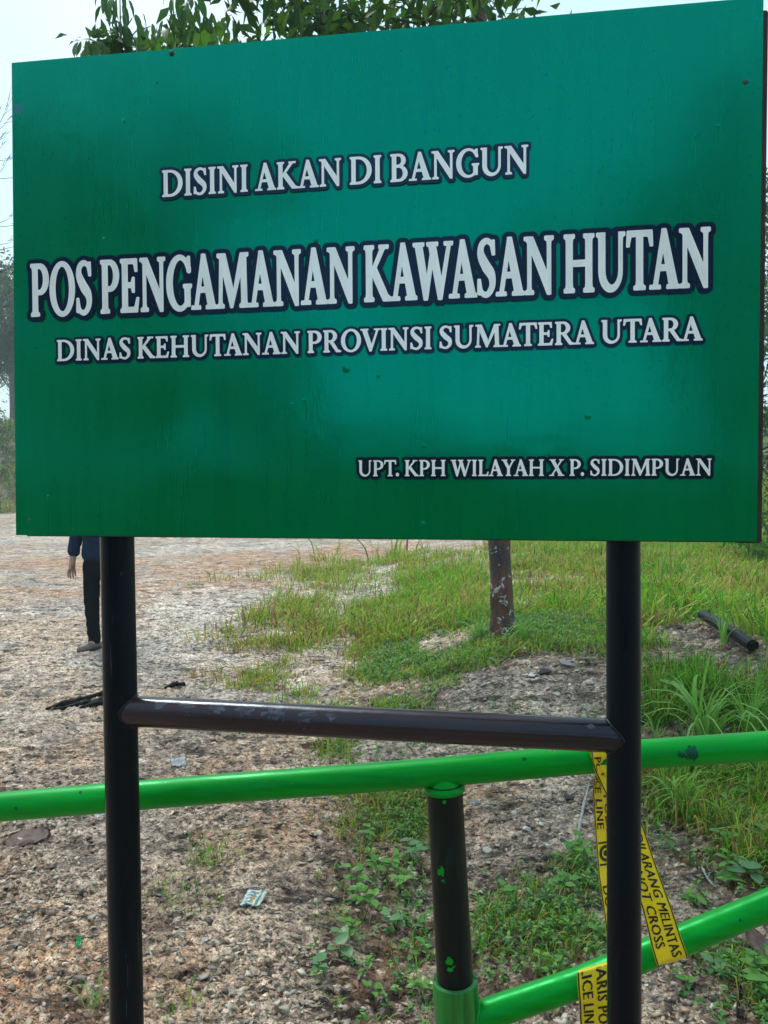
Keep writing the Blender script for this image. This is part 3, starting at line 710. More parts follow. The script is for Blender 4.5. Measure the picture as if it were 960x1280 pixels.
link_mesh('weld', bm_mesh('weld', seam(cb, -ax, .0262, POSTS[1][0], POSTS[1][1], .0266, .0024)), sign_root, weld_m)
# rain drops hanging under the crossbar
water, nt, n, l, b = mat('rain_water'); setp(b, col=(.9, .95, 1.0), rough=.02, ior=1.33, trans=.9)
def drops(name, pts, parent):
    Vs, Fs = [], []; bmi = bmesh.new(); bmesh.ops.create_icosphere(bmi, subdivisions=2, radius=1); iv = np.array([v.co for v in bmi.verts]); fi = np.array([[v.index for v in f.verts] for f in bmi.faces]); bmi.free()
    for k, (p, r, st) in enumerate(pts):
        Vs.append(iv * np.array([r, r, r * st]) + np.array(p)); Fs.append(fi + k * len(iv))
    o = link_mesh(name, np_mesh(name, np.vstack(Vs), np.vstack(Fs)), parent, water); o['kind'] = 'stuff'; return o
pts = []
for i in range(46):
    t = random.random() ** .8; c = ca.lerp(cb, .1 + .86 * t) - Vector((0, 0, .0262)) + Vector((0, -.004 + .008 * random.random(), -.0008)); pts.append((c, random.uniform(.0011, .0022), 1.3))
drops('water_drops', pts, sign_root)

# ================================================================== THE BARRIER GATE behind the sign
def green_mat(name, chips=(), stain=.0):
    m, nt, n, l, b = mat(name); g2 = n.new('ShaderNodeNewGeometry').outputs['Position']
    mp = n.new('ShaderNodeMapping'); mp.inputs['Scale'].default_value = (.12, 1, 1); l.new(g2, mp.inputs['Vector'])
    c = ramp(n, l, noise_node(n, l, 50, 5, mp.outputs[0]), [(0.3, (.0004, .16, .002)), (0.5, (.0005, .23, .004)), (0.72, (.0006, .30, .006))])
    if chips: c = mixc(n, l, spot_mask(n, l, chips), c, (.008, .012, .025))
    sp = noise_node(n, l, 160, 3, g2); c = mixc(n, l, mathn(n, l, 'GREATER_THAN', sp, .76), c, (.01, .03, .012))
    l.new(c, b.inputs['Base Color']); setp(b, ior=1.7, spec=.55, tint=(.06, 1.0, .36))
    l.new(ramp(n, l, noise_node(n, l, 60, 4, mp.outputs[0]), [(0.35, (.30,) * 3), (0.65, (.50,) * 3)]), b.inputs['Roughness'])
    bp = bump(n, l, noise_node(n, l, 60, 5, mp.outputs[0]), b, .35, .0012); bump(n, l, noise_node(n, l, 320, 2, g2), b, .2, .0008, bp); return m
RD = 1.50; rrad = .0288
rail_px = [(-900, 1075), (-500, 1047), (-200, 1025), (0, 1008.5), (240, 988.5), (480, 970.5), (555, 964.5), (805, 942.5), (960, 932), (1300, 909), (1900, 868)]
rp = []
for (a, b2) in zip(rail_px, rail_px[1:]): rp += polyline(at(*a, RD), at(*b2, RD), 12)[:-1]
rp.append(at(*rail_px[-1], RD))
brace_px = [(584, 1275.5), (722, 1229), (840, 1180), (960, 1131), (1300, 992), (1620, 880)]
chips = [(tuple(at(60, 992, RD - .02)), .003), (tuple(at(100, 990, RD - .02)), .004), (tuple(at(340, 975, RD - .025)), .003), (tuple(at(655, 948, RD - .024)), .004), (tuple(at(905, 926, RD - .022)), .003), (tuple(at(20, 1010, RD - .028)), .004), (tuple(at(865, 942, RD - .026)), .014), (tuple(at(852, 943, RD - .026)), .010), (tuple(at(855, 932, RD - .026)), .004), (tuple(at(805 + 14, 938, RD - .028)), .003), (tuple(at(488, 957, RD - .028)), .010), (tuple(at(497, 955, RD - .028)), .008)]
green_rail = green_mat('green_rail_paint', chips); green_plain = green_mat('green_gate_paint', [(tuple(at(925, 1150, RD - .026)), .003)])
gp = ground_at(571, 1700); base_g = at(571, 1280, RD); base_g.z = 0
gate = empty('barrier_gate', base_g, 'bright green pipe barrier running low behind the sign posts', 'barrier')
link_mesh('top_rail', bm_mesh('top_rail', tube(rp, [rrad * (1 + .015 * mnoise.noise(p * 6)) for p in rp], 40)), gate, green_rail)
bp_ = []
for (a, b2) in zip(brace_px, brace_px[1:]): bp_ += polyline(at(*a, RD), at(*b2, RD), 12)[:-1]
bp_.append(at(*brace_px[-1], RD))
link_mesh('diagonal_brace', bm_mesh('diagonal_brace', tube(bp_, rrad * .98, 40)), gate, green_plain)
# inner pivot pipe: black with green smears
m, nt, n, l, b = mat('pivot_pipe_black'); g2 = n.new('ShaderNodeNewGeometry').outputs['Position']
mp = n.new('ShaderNodeMapping'); mp.inputs['Scale'].default_value = (1, 1, .12); l.new(g2, mp.inputs['Vector'])
sm = spot_mask(n, l, [(tuple(at(549, 1090, RD - .036)), .011), (tuple(at(553, 1103, RD - .036)), .006), (tuple(at(562, 1204, RD - .036)), .010), (tuple(at(561, 1212, RD - .036)), .006), (tuple(at(555, 1003, RD - .036)), .005), (tuple(at(545, 1215, RD - .03)), .010), (tuple(at(546, 1190, RD - .03)), .007)])
sepz = n.new('ShaderNodeSeparateXYZ'); l.new(g2, sepz.inputs[0])
c = ramp(n, l, noise_node(n, l, 45, 4, mp.outputs[0]), [(0.35, (.003, .004, .005)), (0.58, (.008, .006, .006)), (0.72, (.006, .035, .028))])
c = mixc(n, l, sm, c, (.004, .26, .02)); l.new(c, b.inputs['Base Color']); setp(b, rough=.3, spec=.25, tint=(.6, 1, .9))
bump(n, l, noise_node(n, l, 120, 4, g2), b, .4, .002)
pc0, pc1 = at(555.5, 985, RD), at(569, 1228, RD); pd = (pc1 - pc0).normalized()
link_mesh('pivot_pipe', bm_mesh('pivot_pipe', tube(polyline(pc0 - pd * .01, pc1 + pd * .05, 30), .0365, 40)), gate, m)
# flared cap welded under the rail
bm = tube([pc0 - pd * .034, pc0 - pd * .022, pc0 - pd * .008, pc0 - pd * .003, pc0 + pd * .004, pc0 + pd * .007], [.022, .027, .036, .0415, .0415, .038], 40)
link_mesh('cap', bm_mesh('cap', bm), gate, green_plain)
s0 = pc1 - pd * .004; t = (float(surf(s0.x, s0.y)[0]) - .2 - s0.z) / pd.z
m, nt, n, l, b = mat('green_sleeve_paint'); g2 = n.new('ShaderNodeNewGeometry').outputs['Position']
mp = n.new('ShaderNodeMapping'); mp.inputs['Scale'].default_value = (1, 1, .1); l.new(g2, mp.inputs['Vector'])
l.new(ramp(n, l, noise_node(n, l, 40, 5, mp.outputs[0]), [(0.3, (.004, .05, .008)), (0.5, (.006, .17, .016)), (0.7, (.009, .25, .03))]), b.inputs['Base Color']); setp(b, rough=.28)
bm = bmesh.new(); rin = [.0475, .0475, .0385, .0385]; pr = [s0 + pd * t, s0, s0 - pd * .0015, s0 + pd * .02]
sl_pts = polyline(s0 + pd * t, s0, 20); tube(sl_pts + [s0 - pd * .0022, s0 - pd * .0022, s0 + pd * .03], [.0455] * 20 + [.0445, .040, .0392], 40, False, 0, 0, bm)
link_mesh('sleeve', bm_mesh('sleeve', bm), gate, m)
jn = (bp_[8] - bp_[0]).normalized()
link_mesh('weld', bm_mesh('weld', seam(bp_[1], jn, rrad * .98, s0, pd, .0456, .004)), gate, green_plain)
pts = []
for i in range(60):
    t_ = random.random(); k = int(t_ * (len(rp) - 60)) + 28; p = rp[k]
    pts.append((p + Vector((0, random.uniform(-.006, .006), -rrad - .0006)), random.uniform(.0009, .0018), 1.25))
for i in range(160):
    k = random.randrange(26, len(rp) - 20); a_ = random.uniform(-1.9, .2); p = rp[k] + Vector((random.uniform(-.03, .03), math.sin(a_) * rrad * 1.0, math.cos(a_) * rrad)) ; pts.append((p, random.uniform(.0006, .0013), .8))
drops('water_drops', pts, gate)

# ================================================================== POLICE TAPE
yel, nt, n, l, b = mat('yellow_tape_film'); setp(b, rough=.28, ior=1.5)
l.new(ramp(n, l, noise_node(n, l, 40, 3), [(0.3, (.86, .62, .006)), (0.7, (.95, .74, .012))]), b.inputs['Base Color']); bump(n, l, noise_node(n, l, 70, 3), b, .25, .003)
tr = n.new('ShaderNodeBsdfTranslucent'); tr.inputs[0].default_value = (.8, .55, .02, 1); mx_ = n.new('ShaderNodeMixShader'); mx_.inputs[0].default_value = .15
l.new(b.outputs[0], mx_.inputs[1]); l.new(tr.outputs[0], mx_.inputs[2]); l.new(mx_.outputs[0], n['Material Output'].inputs[0])
ink = plain('black_tape_ink', (.008, .008, .010), .35, .2, 80, .1, .001)
tape = empty('police_tape', at(790, 960, RD), 'yellow and black police line tape wrapped round the green rails', 'tape')
def text_verts(s, bold=0.0):
    cu = bpy.data.curves.new('letters', 'FONT'); cu.body = s; cu.size = 1; cu.offset = bold; cu.space_character = 1.06; cu.resolution_u = 2
    o = bpy.data.objects.new('letters', cu); COL.objects.link(o); dg = bpy.context.evaluated_depsgraph_get()
    me = o.evaluated_get(dg).to_mesh(); V = [v.co.copy() for v in me.vertices]; F = [tuple(p.vertices) for p in me.polygons]
    o.evaluated_get(dg).to_mesh_clear(); bpy.data.objects.remove(o); bpy.data.curves.remove(cu); return V, F
def strand(rows, texts, crinkle=.0012, seed=1, borders=True):
    """rows: (left px, left py, right px, right py, depth left, depth right) down the tape; texts: (string, u start, u end, v low, v high)
       u runs down the strand 0..1, v runs across it 0 (left) .. 1 (right)"""
    R0 = [(at(a, b2, d1), at(c2, d2, e)) for (a, b2, c2, d2, d1, e) in rows]
    Ls = [0]
    for (a, b2), (c2, d2) in zip(R0, R0[1:]): Ls.append(Ls[-1] + ((a + b2) / 2 - (c2 + d2) / 2).length)
    Ls = [x / Ls[-1] for x in Ls]
    def fn(u, v, off=0):
        u = min(max(u, 0), 1); k = max(i for i in range(len(Ls)) if Ls[i] <= u + 1e-9); k = min(k, len(Ls) - 2)
        t = (u - Ls[k]) / (Ls[k + 1] - Ls[k]); t2 = t
        a = R0[k][0].lerp(R0[k + 1][0], t2); b2 = R0[k][1].lerp(R0[k + 1][1], t2); p = a.lerp(b2, v)
        w = crinkle * mnoise.noise(Vector((u * 5, v * 1.2, seed))) * 2
        return p + Vector((0, -1, 0)) * (off + w)
    nu, nv = 90, 10; V = [fn(i / nu, j / nv) for i in range(nu + 1) for j in range(nv + 1)]
    F = [(i * (nv + 1) + j, i * (nv + 1) + j + 1, (i + 1) * (nv + 1) + j + 1, (i + 1) * (nv + 1) + j) for i in range(nu) for j in range(nv)]
    me = bpy.data.meshes.new('tape_strand'); me.from_pydata(V, [], F); st = link_mesh('tape_strand', me, tape, yel)
    V, F = [], []
    if borders:
        for v0, v1 in ((.015, .055), (.945, .985)):
            base = len(V); V += [fn(i / nu, v, .0011) for i in range(nu + 1) for v in (v0, v1)]; F += [(base + 2 * i, base + 2 * i + 1, base + 2 * i + 3, base + 2 * i + 2) for i in range(nu)]
    for s, u0, u1, v0, v1 in texts:
      TV0, TF0 = text_verts(s); x0 = min(v.x for v in TV0); x1 = max(v.x for v in TV0) + .05
      for TV, TF, lay in [([Vector((v.x + .025 * q_, v.y, 0)) for v in TV0], TF0, q_) for q_ in (0, 1, 2)]:
        base = len(V)
        bmx = bmesh.new(); vs = [bmx.verts.new(v) for v in TV]
        for f in TF:
            try: bmx.faces.new([vs[i] for i in f])
            except ValueError: pass
        for xx in np.linspace(x0, x1, 40)[1:-1]:
            bmesh.ops.bisect_plane(bmx, geom=bmx.verts[:] + bmx.edges[:] + bmx.faces[:], plane_co=(xx, 0, 0), plane_no=(1, 0, 0))
        bmx.verts.index_update()
        for v in bmx.verts:
            u = u0 + (v.co.x - x0) / (x1 - x0) * (u1 - u0); vv = v0 + max(v.co.y, 0) / .72 * (v1 - v0); V.append(fn(u, vv, .0012 + .00015 * lay))
        F += [tuple(base + v.index for v in f.verts) for f in bmx.faces]; bmx.free()
    me = bpy.data.meshes.new('tape_print'); me.from_pydata(V, [], F)
    link_mesh('tape_print', me, tape, ink, False)
    return fn
# strand from the upper rail, hanging behind the right post
fnA = strand([(743, 930, 778, 928, 1.478, 1.478), (738.5, 938, 772, 936, 1.468, 1.468), (739.5, 947, 766, 946, 1.464, 1.470), (743.5, 960, 758, 962, 1.466, 1.490), (744.5, 966, 756, 968, 1.480, 1.462), (741, 985, 764, 986, 1.482, 1.52),
        (744, 1039, 769, 1036, 1.49, 1.53), (748, 1094, 774, 1090, 1.48, 1.52), (756, 1149, 783, 1143, 1.478, 1.51), (762, 1202, 792, 1190, 1.475, 1.48)],
       [("GARIS POLISI", .08, .50, .54, .88), ("POLICE LINE", .07, .46, .11, .45), ("DO NOT", .70, .95, .11, .45), ("DILARANG", .66, 1.0, .54, .88)], .0016, 3)
# strand from the upper rail to the lower one, right of the post
strand([(735, 928, 775, 925, 1.476, 1.476), (742, 960, 781, 957, 1.468, 1.468), (760, 1000, 793, 1000, 1.472, 1.475), (783, 1075, 820, 1080, 1.468, 1.470), (803, 1137, 840, 1137, 1.463, 1.464), (815, 1186, 853, 1175, 1.461, 1.461), (821, 1206, 860, 1194, 1.466, 1.466), (822, 1209, 860, 1197, 1.478, 1.478)],
       [("DILARANG MELINTAS", .405, .955, .54, .86), ("DO NOT CROSS", .46, .895, .13, .45)], .0026, 9)
# strand wrapped over the lower rail and hanging down
strand([(723, 1213, 765, 1200, 1.480, 1.480), (721, 1216, 764, 1204, 1.468, 1.468), (722, 1232, 765, 1222, 1.462, 1.462), (723.5, 1250, 766, 1242, 1.463, 1.463), (725, 1280, 767, 1278, 1.475, 1.475), (727, 1330, 768, 1330, 1.49, 1.49), (722, 1420, 764, 1424, 1.50, 1.50)],
       [("GARIS POLISI", -.02, .47, .55, .86), ("POLICE LINE", -.10, .385, .13, .44)], .0012, 14)
# round police emblem printed on the first strand
V, F = [], []
for k in range(24):
    a = 2 * math.pi * k / 24
    for rr_ in (.62, 1.0):
        V.append(fnA(.565 + .036 * rr_ * math.cos(a), .44 + .32 * rr_ * math.sin(a), .0016))
F = [(2 * k, 2 * k + 1, (2 * k + 3) % 48, (2 * k + 2) % 48) for k in range(24)]
base = len(V); V += [fnA(.565 + .014 * math.cos(2 * math.pi * k / 10), .44 + .13 * math.sin(2 * math.pi * k / 10), .0016) for k in range(10)]; F.append(tuple(range(base, base + 10)))
for u0 in (.515, .607):
    base = len(V); V += [fnA(u0, .10, .0016), fnA(u0, .78, .0016), fnA(u0 + .008, .78, .0016), fnA(u0 + .008, .10, .0016)]; F.append((base, base + 1, base + 2, base + 3))
me = bpy.data.meshes.new('emblem'); me.from_pydata(V, [], F); link_mesh('emblem', me, tape, ink, False)

hz = bpy.data.materials.new('haze'); hz.use_nodes = True; hn = hz.node_tree.nodes; hn.clear()
pv = hn.new('ShaderNodeVolumePrincipled'); pv.inputs['Color'].default_value = (.90, .98, 1.0, 1); pv.inputs['Density'].default_value = HAZE; pv.inputs['Anisotropy'].default_value = 0.0
ho = hn.new('ShaderNodeOutputMaterial'); hz.node_tree.links.new(pv.outputs[0], ho.inputs['Volume'])
bm = bmesh.new(); bmesh.ops.create_cube(bm, size=1)
for q in bm.verts: q.co = Vector((q.co.x * 980, q.co.y * 480 + 100, 12.5 + q.co.z * 29))
tag(link_mesh('haze', bm_mesh('haze', bm), None, hz, False), 'thin morning mist over the clearing', 'haze', None, 'stuff')
# ================================================================== LOOSE STONES
ICO = {}
def ico(sub):
    if sub not in ICO:
        b_ = bmesh.new(); bmesh.ops.create_icosphere(b_, subdivisions=sub, radius=1)
        ICO[sub] = (np.array([v.co[:] for v in b_.verts]), np.array([[v.index for v in f.verts] for f in b_.faces])); b_.free()
    return ICO[sub]
def rock_shape(seed, sub=3, flat=.6):
    v, f = ico(sub); v = v.copy(); r_ = np.random.default_rng(seed)
    for k in range(13):                                   # chop with random planes: facets
        nrm = r_.normal(size=3); nrm /= np.linalg.norm(nrm); d = r_.uniform(.42, .80)
        s = v @ nrm; v -= np.outer(np.maximum(s - d, 0), nrm) * .93
    v *= np.array([1, r_.uniform(.65, .95), flat])
    nn = np.array([mnoise.noise(Vector(p) * 2.3 + Vector((seed, 0, 0))) + .4 * mnoise.noise(Vector(p) * 6 + Vector((seed, 3, 0))) for p in v]); v *= (1 + .13 * nn)[:, None]
    return v, f
STONE_COLS = np.array([[.56, .50, .43], [.48, .39, .31], [.66, .62, .56], [.36, .33, .31], [.46, .30, .21], [.16, .13, .12], [.52, .44, .35], [.28, .21, .17], [.60, .55, .48], [.40, .30, .23]])
def scatter_stones(n, ylo, yhi, smin, smax, seed, accept, shapes):
    r_ = np.random.default_rng(seed); y = np.exp(r_.uniform(math.log(ylo), math.log(yhi), n * 3)); x = r_.uniform(-.62, .62, n * 3) * y
    k = r_.uniform(size=n * 3) < accept(x, y); x, y = x[k][:n], y[k][:n]; n = len(x); z = surf(x, y)
    s = smin + (smax - smin) * r_.uniform(size=n) ** 5; s *= (1 + .05 * y)
    a = r_.uniform(0, 6.283, n); tl = r_.normal(0, .25, n); VV, FF, CC = [], [], []; base = 0
    for si, (v, f) in enumerate(shapes):
        ids = np.nonzero(np.arange(n) % len(shapes) == si)[0]
        if not len(ids): continue
        ca, sa = np.cos(a[ids])[:, None], np.sin(a[ids])[:, None]
        px_, py_, pz_ = v[:, 0][None] * s[ids][:, None], v[:, 1][None] * s[ids][:, None], v[:, 2][None] * s[ids][:, None]
        X = px_ * ca - py_ * sa; Y = px_ * sa + py_ * ca; Z = pz_ + X * tl[ids][:, None] * .6
        P = np.stack([X + x[ids][:, None], Y + y[ids][:, None], Z + (z[ids] + s[ids] * .12)[:, None]], 2)
        ci = r_.integers(0, len(STONE_COLS), len(ids)); c_ = STONE_COLS[ci] * r_.uniform(.55, 1.15, (len(ids), 1)) * (np.array([1, 1, 1]) - sstep(6.0, 3.4, y[ids])[:, None] * np.array([.03, .11, .19]))
        VV.append(P.reshape(-1, 3)); CC.append(np.repeat(c_, len(v), 0))
        FF.append((f[None] + (np.arange(len(ids)) * len(v))[:, None, None] + base).reshape(-1, 3)); base += len(ids) * len(v)
    return np.vstack(VV), np.vstack(FF), np.vstack(CC)
rubble = np.array([(ground_at(px, py).x, ground_at(px, py).y, s) for px, py, s in [(665, 1020, .35), (640, 870, .7), (700, 840, .6), (720, 1240, .5), (870, 1250, .35), (300, 1240, .4), (60, 1120, .8), (250, 1000, .6), (320, 960, .6), (390, 1010, .3), (60, 990, .8), (590, 900, .5), (450, 800, .8), (300, 800, 1.)]])
def acc(x, y):
    v = np.full(x.shape, .30)
    for cx, cy, s in rubble: v = np.maximum(v, np.exp(-((x - cx) ** 2 + (y - cy) ** 2) / s ** 2))
    return v * (1 - .75 * np.clip(soilf(x, y), 0, 1)) * (1 - .6 * np.clip(veg(x, y), 0, 1)) * (0.3 + 1.1 * fbm(x, y, 3, 3, 300))
stone_mat = vcol_mat('wet_stone', .5, 0, (60, .5, .006), 40)
def shard(seed):
    r_ = np.random.default_rng(seed); b_ = bmesh.new()
    for p in r_.uniform(-1, 1, (9, 3)) * np.array([1, r_.uniform(.45, .8), r_.uniform(.18, .4)]): b_.verts.new(p)
    h_ = bmesh.ops.convex_hull(b_, input=b_.verts); bmesh.ops.delete(b_, geom=[g_ for g_ in h_['geom_interior'] if isinstance(g_, bmesh.types.BMVert)], context='VERTS')
    b_.verts.index_update(); v = np.array([q.co[:] for q in b_.verts]); f = np.array([[q.index for q in t.verts] for t in b_.faces]); b_.free(); return v, f
lows = [shard(100 + k) for k in range(14)]
V1, F1, C1 = scatter_stones(52000, 1.4, 10, .0030, .019, 5, acc, lows)
tag(link_mesh('gravel', np_mesh('gravel', V1, F1, C1), None, stone_mat, False), 'loose pale gravel and chips strewn over the wet ground', 'gravel', None, 'stuff')

rock_meshes = {}
def rock(px, py, wpx, color, label, seed, flat=.55, squash=1.0):
    p = put(px, py); s = wpx / FPX * p.y * .5
    v, f = rock_shape(500 + seed, 3, flat)
    c_ = np.tile(np.array(color), (len(v), 1)) * (1 + .25 * np.array([mnoise.noise(Vector(q) * 4 + Vector((seed, 1, 0))) for q in v]))[:, None]
    o = link_mesh('rock', np_mesh('rock', v * s * np.array([1, squash, 1]), f, c_), None, stone_mat, False, Vector((p.x, p.y, p.z + s * flat * .30)))
    o.rotation_euler = (0, 0, seed * 1.3); tag(o, label, 'rock')
PALE, GREY, WHITE_, BRN, DRK = (.55, .49, .42), (.30, .285, .28), (.72, .70, .67), (.28, .17, .12), (.045, .042, .045)
for i, a in enumerate([(611, 1066, 17, PALE, 'pale angular rock just right of the black pivot pipe'), (659, 1042, 14, WHITE_, 'white flat stone in the middle of the rubble under the green rail'),
    (685, 1063, 11, WHITE_, 'small white oval stone left of the grass tuft by the tape'), (707, 1050, 16, GREY, 'grey rock beside the pale root left of the tape'),
    (643, 1019, 11, PALE, 'upright pale stone in the rubble just below the green rail'), (693, 1045, 14, BRN, 'brown stone left of the grey rock near the pale root'),
    (711, 997, 19, DRK, 'black charred lump on the rubble under the green rail'), (594, 1009, 20, GREY, 'flat grey slab next to the top of the pivot pipe'),
    (687, 804, 14, GREY, 'grey stone at the grass edge right of the tree trunk'), (706, 832, 28, GREY, 'large flat grey rock on the bank left of the right post'),
    (681, 843, 20, DRK, 'dark hollow rock on the bank below the tree trunk'), (696, 870, 17, PALE, 'pale grey rock just above the black crossbar'),
    (737, 855, 17, PALE, 'light rock close to the left side of the right post'), (664, 846, 15, WHITE_, 'pale flat stone left of the dark rock on the bank'),
    (645, 723, 9, WHITE_, 'white stone in the far grass right of the tree trunk'), (890, 1259, 15, WHITE_, 'white rock near the lower right corner'),
    (205, 1191, 10, PALE, 'beige pebble right of the left post near the weeds'), (80, 1190, 13, GREY, 'grey stone beside the scrap of green foil'),
    (196, 1262, 7, WHITE_, 'tiny white pebble at the foot of the left post'), (591, 981, 13, WHITE_, 'white stone touching the underside of the green rail by the cap'),
    (541, 1022, 9, WHITE_, 'white pebble just left of the pivot pipe'), (424, 1028, 10, PALE, 'pale pebble in the gap left of the weeds'),
    (336, 1225, 12, DRK, 'dark stone on the bare patch at the bottom'), (280, 1190, 12, DRK, 'dark stone next to the white speck of litter'),
    (745, 1005, 12, GREY, 'grey stone under the rail touching the yellow tape'), (620, 1130, 11, PALE, 'pale stone in front of the small weeds by the pivot pipe')]):
    rock(*a, i, .45 if a[2] > 14 else .6)

# ================================================================== GRASS
def blades(P, H, W, ang, lean, colr, bend=1.0):
    n_ = len(P); d = np.stack([np.cos(ang), np.sin(ang), np.zeros(n_)], 1); s = np.stack([-np.sin(ang + .6), np.cos(ang + .6), np.zeros(n_)], 1)
    out = []
    for t, w in ((0, .8), (.4, 1.0), (.75, .65)):
        c_ = P + d * (H * lean * t ** 1.8)[:, None] + np.array([0, 0, 1.0]) * (H * (t - .35 * bend * lean * t ** 3))[:, None]
        out += [c_ - s * (W * w * .5)[:, None], c_ + s * (W * w * .5)[:, None]]
    out.append(P + d * (H * lean)[:, None] + np.array([0, 0, 1.0]) * (H * (1 - .5 * bend * lean))[:, None])
    V_ = np.stack(out, 1).reshape(-1, 3); b7 = np.arange(n_)[:, None] * 7
    Q = np.concatenate([b7 + np.array([[0, 1, 3, 2]]), b7 + np.array([[2, 3, 5, 4]])]); T_ = b7 + np.array([[4, 5, 6]])
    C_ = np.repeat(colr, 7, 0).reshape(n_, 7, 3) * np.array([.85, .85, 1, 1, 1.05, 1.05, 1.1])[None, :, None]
    return V_, Q, T_, C_.reshape(-1, 3)
GREEN = np.array([[.17, .42, .02], [.09, .31, .02], [.24, .48, .03], [.35, .48, .04], [.05, .16, .02], [.46, .42, .08], [.48, .32, .12], [.26, .12, .05]])
def grass_zone(nt, ylo, yhi, per, hlo, hhi, w, spread, seed, weights, xlim=(-.62, .62), wild=.0):
    r_ = np.random.default_rng(seed); y = np.sqrt(r_.uniform(ylo ** 2, yhi ** 2, nt * 14)); x = r_.uniform(*xlim, nt * 14) * y
    k = r_.uniform(size=len(x)) < veg(x, y); x, y = x[k][:nt], y[k][:nt]; n_ = len(x); per_ = per
    tx = np.repeat(x, per_); ty = np.repeat(y, per_); m_ = len(tx)
    bx = tx + r_.normal(0, spread, m_); by = ty + r_.normal(0, spread, m_)
    hs = np.repeat(r_.uniform(hlo, hhi, n_) * (.6 + .8 * fbm(x, y, .8, 2, 500)), per_) * r_.uniform(.45, 1.1, m_)
    ang = np.arctan2(by - ty, bx - tx) + r_.normal(0, .7, m_); lean = np.clip(np.abs(r_.normal(.65, .4, m_)), .05, 1.5)
    wt = np.array(weights, float); wt /= wt.sum()
    dry = fbm(x, y, .9, 3, 520); base = r_.choice(len(GREEN), size=n_, p=wt)
    ci = np.repeat(base, per_); alt = r_.choice(len(GREEN), size=m_, p=wt); ci = np.where(r_.uniform(size=m_) < .4, alt, ci)
    lft = np.clip(np.repeat(sstep(.0, -.3, x / y - .06 ) * sstep(3.2, 4, y), per_), 0, 1)          # drier tufts beside the track
    ci = np.where(r_.uniform(size=m_) < np.maximum(lft * .7, np.repeat(sstep(.5, .62, dry), per_) * .45), r_.choice([3, 5, 6, 7], size=m_), ci)
    c_ = GREEN[ci] * r_.uniform(.75, 1.25, (m_, 1))
    P = np.stack([bx, by, surf(bx, by) - .005], 1)
    return blades(P, hs, np.full(m_, w) * r_.uniform(.6, 1.4, m_) , ang, lean, c_)
def join(parts):
    V_, Q_, T_, C_, b_ = [], [], [], [], 0
    for v, q, t, c_ in parts: V_.append(v); Q_.append(q + b_); T_.append(t + b_); C_.append(c_); b_ += len(v)
    return np.vstack(V_), [np.vstack(Q_), np.vstack(T_)], np.vstack(C_)
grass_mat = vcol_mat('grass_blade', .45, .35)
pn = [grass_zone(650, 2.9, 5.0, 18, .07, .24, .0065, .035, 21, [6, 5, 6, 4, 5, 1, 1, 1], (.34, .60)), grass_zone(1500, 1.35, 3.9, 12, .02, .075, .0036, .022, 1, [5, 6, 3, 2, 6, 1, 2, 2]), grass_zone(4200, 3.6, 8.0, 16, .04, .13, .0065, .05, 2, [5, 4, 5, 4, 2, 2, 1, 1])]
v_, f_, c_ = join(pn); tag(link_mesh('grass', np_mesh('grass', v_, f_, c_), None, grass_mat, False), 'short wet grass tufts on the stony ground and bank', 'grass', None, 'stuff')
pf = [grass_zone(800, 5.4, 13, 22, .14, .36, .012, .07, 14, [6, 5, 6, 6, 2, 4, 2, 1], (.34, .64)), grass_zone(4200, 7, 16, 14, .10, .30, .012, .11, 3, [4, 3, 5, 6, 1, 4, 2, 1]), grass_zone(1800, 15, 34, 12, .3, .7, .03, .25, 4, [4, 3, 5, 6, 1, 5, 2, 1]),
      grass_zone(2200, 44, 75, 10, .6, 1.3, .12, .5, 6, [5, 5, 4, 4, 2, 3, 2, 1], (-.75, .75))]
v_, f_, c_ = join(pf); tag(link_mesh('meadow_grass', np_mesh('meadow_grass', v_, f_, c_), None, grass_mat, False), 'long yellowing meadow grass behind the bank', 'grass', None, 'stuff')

# low broad-leaved ground cover: rosettes of small oval leaves
def leaf_quads(P, D, Nn, L, W, colr):
    """small folded leaves: base, two sides, tip, middle"""
    n_ = len(P); Sd = np.cross(D, Nn); Sd /= np.linalg.norm(Sd, axis=1)[:, None] + 1e-9
    pts = [P, P + D * (L * .45)[:, None] + Sd * (W * .5)[:, None] + Nn * (W * .18)[:, None], P + D * (L * .5)[:, None], P + D * (L * .45)[:, None] - Sd * (W * .5)[:, None] + Nn * (W * .18)[:, None], P + D * L[:, None] - Nn * (L * .18)[:, None]]
    V_ = np.stack(pts, 1).reshape(-1, 3); b5 = np.arange(n_)[:, None] * 5
    T_ = np.concatenate([b5 + np.array([[0, 2, 1]]), b5 + np.array([[0, 3, 2]]), b5 + np.array([[1, 2, 4]]), b5 + np.array([[2, 3, 4]])])
    return V_, T_, np.repeat(colr, 5, 0)
r_ = np.random.default_rng(77); n0 = 40000; y = np.sqrt(r_.uniform(1.35 ** 2, 7.0 ** 2, n0)); x = r_.uniform(-.6, .6, n0) * y
k = r_.uniform(size=n0) < (veg(x, y) * .9 + .25 * soilf(x, y) * sstep(3.6, 2.6, y)) * sstep(-.35, .15, x); x, y = x[k][:9000], y[k][:9000]; per = 7
tx, ty = np.repeat(x, per), np.repeat(y, per); m_ = len(tx); hh = r_.uniform(.0, .05, m_) * np.repeat(r_.uniform(.2, 1.3, len(x)), per)
a_ = r_.uniform(0, 6.283, m_); el = r_.uniform(-.1, .7, m_); D = np.stack([np.cos(a_) * np.cos(el), np.sin(a_) * np.cos(el), np.sin(el)], 1)
Nn = np.stack([-np.cos(a_) * np.sin(el), -np.sin(a_) * np.sin(el), np.cos(el)], 1) + r_.normal(0, .2, (m_, 3)); Nn /= np.linalg.norm(Nn, axis=1)[:, None]
